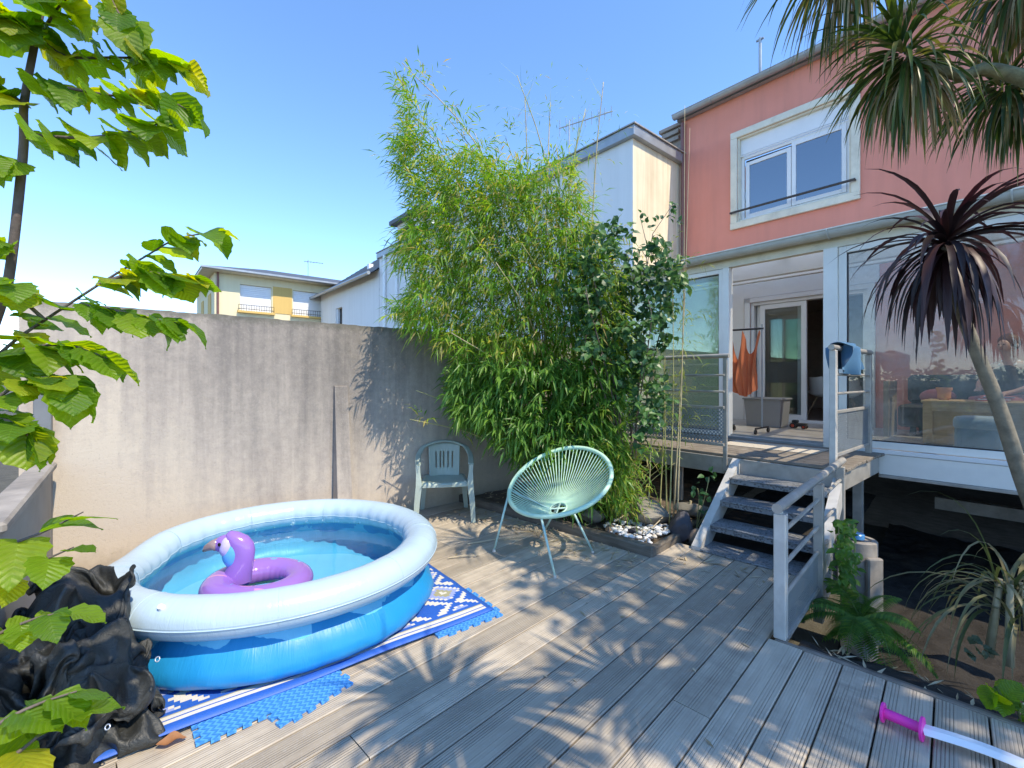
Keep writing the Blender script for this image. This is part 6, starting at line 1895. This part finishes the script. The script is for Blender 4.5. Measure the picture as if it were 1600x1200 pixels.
BR = [ # branch polylines in the picture with their depths, leaf size (m)
 ([(40,210),(130,215),(205,205),(265,188)], (1.1,1.12), .118, 9),
 ([(40,165),(0,135),(-40,110)], (1.1,1.05), .12, 5),
 ([(48,128),(120,140),(185,150),(240,146),(305,178)], (1.1,1.15), .105, 12),
 ([(60,60),(105,88),(180,90),(245,92),(300,112)], (1.12,1.2), .105, 10),
 ([(75,-40),(150,-30),(185,20),(205,50),(222,85)], (1.1,1.15), .13, 7),
 ([(55,70),(20,40),(0,20),(-30,0)], (1.1,1.0), .14, 7),
 ([(60,60),(85,20),(110,-10)], (1.12,1.05), .125, 6),
 ([(36,250),(10,262),(-20,250)], (1.1,1.05), .09, 3),
 ([(20,385),(-10,375),(-30,360)], (1.1,1.05), .10, 4),
 ([(-40,590),(20,535),(70,500),(165,438),(225,402),(280,372),(350,362)], (1.05,1.2), .108, 14),
 ([(70,500),(20,455),(0,440),(-30,430)], (1.08,1.0), .125, 5),
 ([(125,475),(190,487),(240,498),(285,505)], (1.1,1.15), .108, 9),
 ([(165,440),(215,425),(262,430),(310,435)], (1.1,1.18), .105, 8),
 ([(-30,575),(40,545),(110,540),(170,560)], (1.0,1.05), .12, 10),
 ([(-30,640),(30,600),(80,590),(120,610)], (.95,1.0), .12, 9),
 ([(-40,660),(0,655),(30,665),(50,690)], (.95,.95), .12, 6),
 ([(-40,880),(20,850),(70,830),(130,800)], (1.0,1.05), .125, 5),
 ([(-40,930),(20,900),(70,875),(115,855)], (1.0,1.02), .09, 6),
 ([(-40,1010),(10,985),(60,965),(110,955)], (.95,1.0), .105, 8),
 ([(-60,1180),(0,1130),(60,1100),(120,1080)], (.72,.8), .13, 8),
 ([(-40,1200),(20,1180),(60,1150),(100,1120)], (.72,.78), .12, 5),
]
rh = random.Random(5)
def place_leaf(p, d, n_, size):
    s = d.cross(n_); s.normalize(); n2 = s.cross(d)
    M = Matrix((s, d, n2)).transposed().to_4x4(); M.translation = p
    M = M @ Matrix.Diagonal((size*rh.uniform(.95,1.18), size, size, 1))
    link_copy(rh.choice(HM), 'leaf', hz, M)
for (poly, (d0, d1), size, nl) in BR:
    n = len(poly); P3 = [px(x, y, d0+(d1-d0)*i/(n-1)) for i, (x, y) in enumerate(poly)]
    pts = bez(P3, 8*n)
    q = MB(); q.tube(pts, [.0045-(.0045-.0014)*i/(8*n-1) for i in range(8*n)], 6); q.build('branch', M_BARK, hz, smooth=True)
    nl = int(nl*(2.2 if poly[0][1] < 700 else .9)); size *= .68
    for k in range(nl):
        t_ = (k+.6)/nl; i = min(int(t_*(8*n-1)), 8*n-2); p = pts[i]; tg_ = (pts[i+1]-pts[i]).normalized()
        side = tg_.cross(Vector((0,0,1))); side.normalize(); sg = 1 if k % 2 else -1
        d = (tg_*.65 + side*sg*.62 + DOWN*rh.uniform(.15,.75) + rv(rh)*.30).normalized()
        if k == nl-1: d = (tg_+DOWN*.35).normalized()
        n_ = (Vector((.12,-.12,.9)) + rv(rh)*.38 + Vector((0, .25, 0))).normalized()
        pe = p+d*rh.uniform(.008,.02)+DOWN*.004
        q = MB(); q.tube([p, pe], .0012, 4, caps=False)
        place_leaf(p+d*.004, d, n_, size*rh.uniform(.6,1.2))

# --- cordyline trees: strap leaves in heads
M_CORD = leafmat('green_strap_leaf', [(.030,.062,.014), (.045,.090,.018), (.075,.125,.022), (.15,.165,.035), (.24,.20,.07)], .38, .28)
M_DRYST = leafmat('dry_strap', [(.20,.15,.07), (.32,.26,.13), (.42,.35,.20)], .7, .2)
M_PURP = leafmat('purple_strap_leaf', [(.014,.008,.010), (.026,.012,.014), (.045,.014,.016), (.060,.030,.026)], .48, .12)
M_CTRUNK = plain('cordyline_trunk', (.22,.21,.11), .9, .4, 22, 1.0, 60, dirt=(.10,.09,.05), dirt_amt=.7, dscale=9)
def strap(Lv, p, d, L, w, grav, rr_, seg=7):
    pts = [p.copy()]; ws = [w*.55]; d = d.copy(); step = L/seg
    for k in range(1, seg+1):
        d = (d+DOWN*grav*(.35+.9*k/seg)/seg*2.2).normalized()
        pts.append(pts[-1]+d*step); t_ = k/seg
        ws.append(w*(1.0 if t_ < .6 else max(.05, 1-(t_-.6)/.4)))
    Lv.ribbon(pts, ws, fold=.30)
    return pts
def head(Lv, c, n, L, w, grav, rr_, axis=Vector((0,0,1)), spread=1.0, dead=.3):
    for k in range(n):
        el = rr_.uniform(-.75, 1.0); a = rr_.uniform(0, 6.283)
        u = axis.orthogonal().normalized(); v_ = axis.cross(u)
        ce = math.sqrt(max(0, 1-el*el))
        d = (axis*(el*spread) + (u*math.cos(a)+v_*math.sin(a))*ce).normalized()
        strap(Lv, c+axis*(el*.07)+d*.02, d, L*rr_.uniform(.72,1.08), w*rr_.uniform(.75,1.1), grav*rr_.uniform(.6,1.4)*(1.0 if el > 0 else 1.5), rr_)
ct = thing('cordyline_tree', 'branching cordyline tree with drooping green strap leaf heads over the house corner', 'tree', loc=(3.15, 1.35, -.6))
rc = random.Random(9)
base = Vector((3.15, 1.35, -.62)); fork = Vector((3.0, 1.45, 1.9))
q = MB(); q.tube(bez([base, base.lerp(fork, .5)+Vector((.05,.02,0)), fork], 12), [.085-.003*i for i in range(12)], 12); q.build('trunk', M_CTRUNK, ct, smooth=True)
HEADS = [ # centre, via point, leaves, length
 (px(1415, 92, 2.20), [px(1600,122,2.05), px(1500,118,2.15)], 170, .46),
 (px(1325, -90, 2.35), [px(1640,-60,1.9), px(1450,-80,2.2)], 160, .60),
 (px(1570, 140, 2.40), [px(1690,120,2.2)], 150, .42),
 (px(1600, -40, 2.30), [px(1720,60,1.95)], 150, .48),
 (Vector((1.50, .42, 3.30)), [Vector((2.5,1.0,2.7))], 200, .70),
 (Vector((2.45, .55, 3.30)), [Vector((2.8,.9,2.6))], 120, .62),
]
for k, (c_, via, n_, L_) in enumerate(HEADS):
    pts = bez([fork]+via+[c_], 16)
    q = MB(); q.tube(pts, [(.036-.0011*i)*(1+.05*math.sin(i*2.7)) for i in range(16)], 10); q.build('branch', M_CTRUNK, ct, smooth=True)
    ax = (pts[-1]-pts[-3]).normalized(); ax = (ax*.6+Vector((0,0,.8))).normalized()
    Lh = Leaves(); head(Lh, c_, n_, L_, .019 if k < 4 else .034, 1.0, rc, ax)
    tag(Lh.build('leaf_head', M_CORD, ct, smooth=True), kind='stuff')
    if k < 4:    # skirt of withered leaves below the living head
        Ld = Leaves()
        for j in range(70):
            a = rc.uniform(0, 6.283); d = Vector((math.cos(a)*.7, math.sin(a)*.7, rc.uniform(-.7, -.05))).normalized()
            strap(Ld, c_-ax*rc.uniform(.02,.12)+d*.02, d, L_*rc.uniform(.6,1.05), rc.uniform(.006,.014), rc.uniform(1.2,2.4), rc, 8)
        tag(Ld.build('withered_skirt', M_DRYST, ct), kind='stuff')

# --- purple cordyline
pcd = thing('purple_cordyline', 'purple leaved cordyline on a slim leaning trunk before the veranda pane', 'tree', loc=tuple(px(1680, 960, 3.1)))
PTR = [px(1690,960,3.1), px(1640,850,3.15), px(1600,755,3.18), px(1562,640,3.2), px(1522,540,3.2), px(1497,470,3.2), px(1478,385,3.2)]
q = MB(); pts = bez(PTR, 30); q.tube(pts, [.058-.0010*i for i in range(30)], 12); q.build('trunk', plain('pale_trunk_bark', (.21,.18,.13), .85, .3, 16, .7, 50), pcd, smooth=True)
rp_ = random.Random(3); c_ = PTR[-1]
nlv = 0
for k in range(130):
    el = rp_.uniform(-.85, .95); a = rp_.uniform(0, 6.283); ce = math.sqrt(1-el*el)
    d = Vector((math.cos(a)*ce, math.sin(a)*ce, el))
    Lp = Leaves()
    strap(Lp, c_+Vector((0,0,.06*el))+d*.02, d, rp_.uniform(.48,.82), rp_.uniform(.034,.054), (.75 if el > .3 else 1.9)*rp_.uniform(.7,1.3), rp_, 8)
    o = Lp.build('leaf', M_PURP, pcd, smooth=True); nlv += 1
for k in range(10):   # withered strands hanging
    a = rp_.uniform(0, 6.28); d = Vector((math.cos(a)*.5, math.sin(a)*.5, -.5)).normalized(); Lp = Leaves()
    strap(Lp, c_+Vector((0,0,-.08))+d*.03, d, rp_.uniform(.5,.75), .010, 2.2, rp_, 8); Lp.build('withered_leaf', M_PURP, pcd)

# --- strap-leaved grass plant
M_GRS = leafmat('pale_sword_leaf', [(.07,.10,.035), (.11,.135,.05), (.20,.19,.09), (.30,.26,.14)], .45, .3)
gpnt = thing('sword_leaf_plant', 'clump of arching pale sword leaves at the edge of the sunken garden', 'plant', loc=tuple(px(1575, 1030, 2.75)))
gc = px(1580, 1000, 2.75)
rg_ = random.Random(17)
for k in range(70):
    a = rg_.uniform(0, 6.28); el = rg_.uniform(.35, 1.0); d = Vector((math.cos(a)*math.sqrt(1-el*el)*1.1-.12, math.sin(a)*math.sqrt(1-el*el)*.8, el)).normalized()
    Lp = Leaves(); strap(Lp, gc+Vector((rg_.uniform(-.06,.06), rg_.uniform(-.06,.06), rg_.uniform(.1,.35))), d, rg_.uniform(.45,.95), rg_.uniform(.010,.024), rg_.uniform(.9,2.0), rg_, 9)
    Lp.build('leaf', M_GRS, gpnt, smooth=True)
q = MB()
for k in range(9): 
    a = rg_.uniform(0, 6.28); q.tube([gc+Vector((.10*math.cos(a), .10*math.sin(a), -.12)), gc+Vector((.05*math.cos(a), .05*math.sin(a), .35))], [.022,.014], 7)
q.build('stalk', M_CULM_DRY, gpnt, smooth=True)

# --- fern
M_FERN = leafmat('fern_frond', [(.07,.16,.026), (.11,.23,.034), (.17,.30,.045)], .5, .45)
fn = thing('fern', 'bright green fern spreading below the stair railing', 'fern', loc=tuple(px(1345, 985, 3.05)))
fc = px(1345, 975, 3.05); rf_ = random.Random(8)
for k in range(22):
    a = 2*math.pi*k/22+rf_.uniform(-.2,.2); el = rf_.uniform(.25,.95)
    d = Vector((math.cos(a)*math.sqrt(1-el*el), math.sin(a)*math.sqrt(1-el*el), el)).normalized()
    pts = [fc+Vector((0,0,.02))]; L = rf_.uniform(.32,.52); sg = 16
    dd = d.copy()
    for i in range(sg): dd = (dd+DOWN*.085*(1+i/sg)).normalized(); pts.append(pts[-1]+dd*L/sg)
    Lf = Leaves(); Lf.ribbon(pts, [.004]*len(pts))
    for i in range(2, sg+1):
        t_ = i/sg; tg_ = (pts[i]-pts[i-1]).normalized(); s_ = tg_.cross(Vector((0,0,1))); s_.normalize()
        w_ = .105*math.sin(math.pi*min(1, .18+t_*.82))**.8*(1 if t_ < .95 else .4)
        for sgn in (-1, 1):
            for h_ in (0, .5):
                pp = pts[i-1].lerp(pts[i], h_)
                Lf.blade(pp, (s_*sgn+tg_*.35+DOWN*.12).normalized(), Vector((0,0,1)), w_, .017, .15, .1)
    Lf.build('frond', M_FERN, fn)
# --- leafy plant between stair railing and manhole, seedling in the corner
lp_ = thing('leafy_plant', 'broad leaved green plant against the stair railing beside the manhole', 'plant', loc=tuple(px(1322, 930, 3.35)))
L7 = Leaves()
for k in range(230):
    p = px(r.gauss(1320, 9), r.uniform(812, 930), r.uniform(3.2,3.5)); L = r.uniform(.04,.08)
    L7.ovate(p, (rv(r)+DOWN*.5+Vector((0,-.3,0))).normalized(), (Vector((0,-.5,.8))+rv(r)*.4).normalized(), L, L*.6)
tag(L7.build('foliage', M_FERN, lp_), kind='stuff')
for k in range(4):
    q = MB(); q.tube([px(1322,950,3.35), px(1312+8*k,860,3.35), px(1310+8*k,818,3.35)], [.006,.005,.003], 6); q.build('stem', M_CULM, lp_)
mh = thing('manhole', 'round concrete manhole riser in the sunken garden', 'manhole', loc=tuple(px(1340, 900, 3.75)))
mc = px(1342, 850, 3.75)
q = MB(); q.lathe([(.0,-.9),(.125,-.9),(.125,.035),(.115,.045),(.085,.045),(.08,.03),(0,.03)], 32, tuple(mc)); smooth_by_angle(q.build('riser', M_CONC, mh), 40)
q = MB(); q.box((mc.x-.05, mc.y-.17, -.6), (mc.x+.07, mc.y-.126, mc.z-.06), bev=.01); q.build('block', M_CONC, mh)
cp = px(1338, 833, 3.72)
q = MB(); q.lathe([(0,0),(.052,0),(.056,.004),(.056,.036),(.05,.043),(0,.045)], 24, (cp.x, cp.y, mc.z+.058)); 
smooth_by_angle(q.build('blue_cap', plastic('blue_cap_plastic', (.07,.24,.50)), mh), 40)
q = MB(); q.lathe([(0,0),(.034,0),(.034,.027),(0,.027)], 20, (cp.x, cp.y, mc.z+.0305)); q.build('neck_pipe', M_BLACKM, mh)
cnr = thing('corner_plant', 'soft green leafy plant at the deck edge in the corner', 'plant', loc=tuple(px(1580, 1100, 2.05)))
for k in range(16):
    p = px(r.uniform(1545,1625), r.uniform(1068,1110), r.uniform(2.0,2.2)); s_ = r.uniform(.06,.10)
    d = (rv(r)+Vector((-.3,-.5,-.1))).normalized(); n_ = (Vector((0,-.3,1))+rv(r)*.3).normalized(); ss = d.cross(n_); ss.normalize(); n2 = ss.cross(d)
    M = Matrix((ss, d, n2)).transposed().to_4x4(); M.translation = p; M = M @ Matrix.Diagonal((s_, s_, s_, 1))
    o = link_copy(HM[k % 6], 'leaf', cnr, M)
q = MB(); q.tube([px(1600,1130,2.1)-Vector((0,0,.05)), px(1585,1085,2.1)], .004, 5); q.build('stem', M_CULM, cnr)
sd2 = thing('pit_seedling', 'pale round leaved weed growing in the dark soil', 'plant', loc=tuple(px(1530, 1020, 2.6)))
L8 = Leaves()
for k in range(12):
    p = px(1528+r.uniform(-16,16), 1010+r.uniform(-18,16), 2.6); L8.ovate(p, (rv(r)+Vector((0,-.4,0))).normalized(), Vector((0,-.4,.9)), .05, .045)
tag(L8.build('foliage', leafmat('dull_leaf', [(.05,.075,.035),(.075,.10,.05)], .6, .3), sd2), kind='stuff')

# --- hedge closing the garden on the left, mirrored in the veranda panes
hg = thing('boundary_hedge', 'clipped dark green hedge along the garden side, mirrored in the veranda panes', 'hedge', loc=(-3.9, -1.5, -.1))
L9 = Leaves(); rb = random.Random(31)
for k in range(11000):
    y = rb.uniform(-6.5, 1.9); z = rb.uniform(.0, 1.75); x = -3.62-abs(rb.gauss(0, .13))-.10*math.sin(y*3.1)*math.sin(z*2.7)
    if z > 1.55: x -= rb.uniform(0, .5)
    L = rb.uniform(.06, .12); L9.ovate(Vector((x, y, z)), (rv(rb)+Vector((.5,0,-.2))).normalized(), (Vector((.6,0,.8))+rv(rb)*.5).normalized(), L, L*.7)
tag(L9.build('foliage', leafmat('hedge_leaf', [(.02,.055,.016), (.035,.08,.022), (.05,.10,.026)], .75, .2), hg), kind='stuff')
for k in range(12):
    q = MB(); q.tube([(-3.9, -6.2+.7*k, -.2), (-3.88+rb.uniform(-.1,.1), -6.2+.7*k, 1.0), (-3.85+rb.uniform(-.1,.1), -6.2+.7*k+rb.uniform(-.2,.2), 1.5)], [.03,.022,.01], 7); q.build('stem', M_BARK, hg)

# --- broad tree behind the deck's far corner: its shade lies over the right of the deck
shd = thing('shade_tree', 'tall leafy garden tree outside the frame whose shade lies over the deck', 'tree', loc=(5.2, -1.0, -.7))
rs_ = random.Random(13); tc = Vector((5.15, -.55, 6.6))
q = MB(); q.tube(bez([(5.2,-1.0,-.75), (5.15,-.95,2.2), (5.05,-.85,4.6), tuple(tc)], 16), [.15-.007*i for i in range(16)], 12); q.build('trunk', M_BARK, shd, smooth=True)
LT = Leaves(); hubs2 = []
for k in range(70):
    d = rv(rs_); hubs2.append(tc+Vector((d.x*1.55, d.y*1.35, d.z*.9))*rs_.uniform(.35, 1.0))
for h_ in hubs2:
    for j in range(52):
        p = h_+rv(rs_)*rs_.uniform(.03,.36); L = rs_.uniform(.08,.14)
        LT.ovate(p, (rv(rs_)+DOWN*.4).normalized(), (Vector((0,0,1))+rv(rs_)*.6).normalized(), L, L*.75)
for k in range(14):
    q = MB(); q.tube(bez([tc+Vector((0,0,-1.6)), tc.lerp(hubs2[k*5], .5)+Vector((0,0,-.3)), hubs2[k*5]], 8), [.045-.005*i for i in range(8)], 7); q.build('branch', M_BARK, shd, smooth=True)
tag(LT.build('crown', M_BAMB_D, shd), kind='stuff')
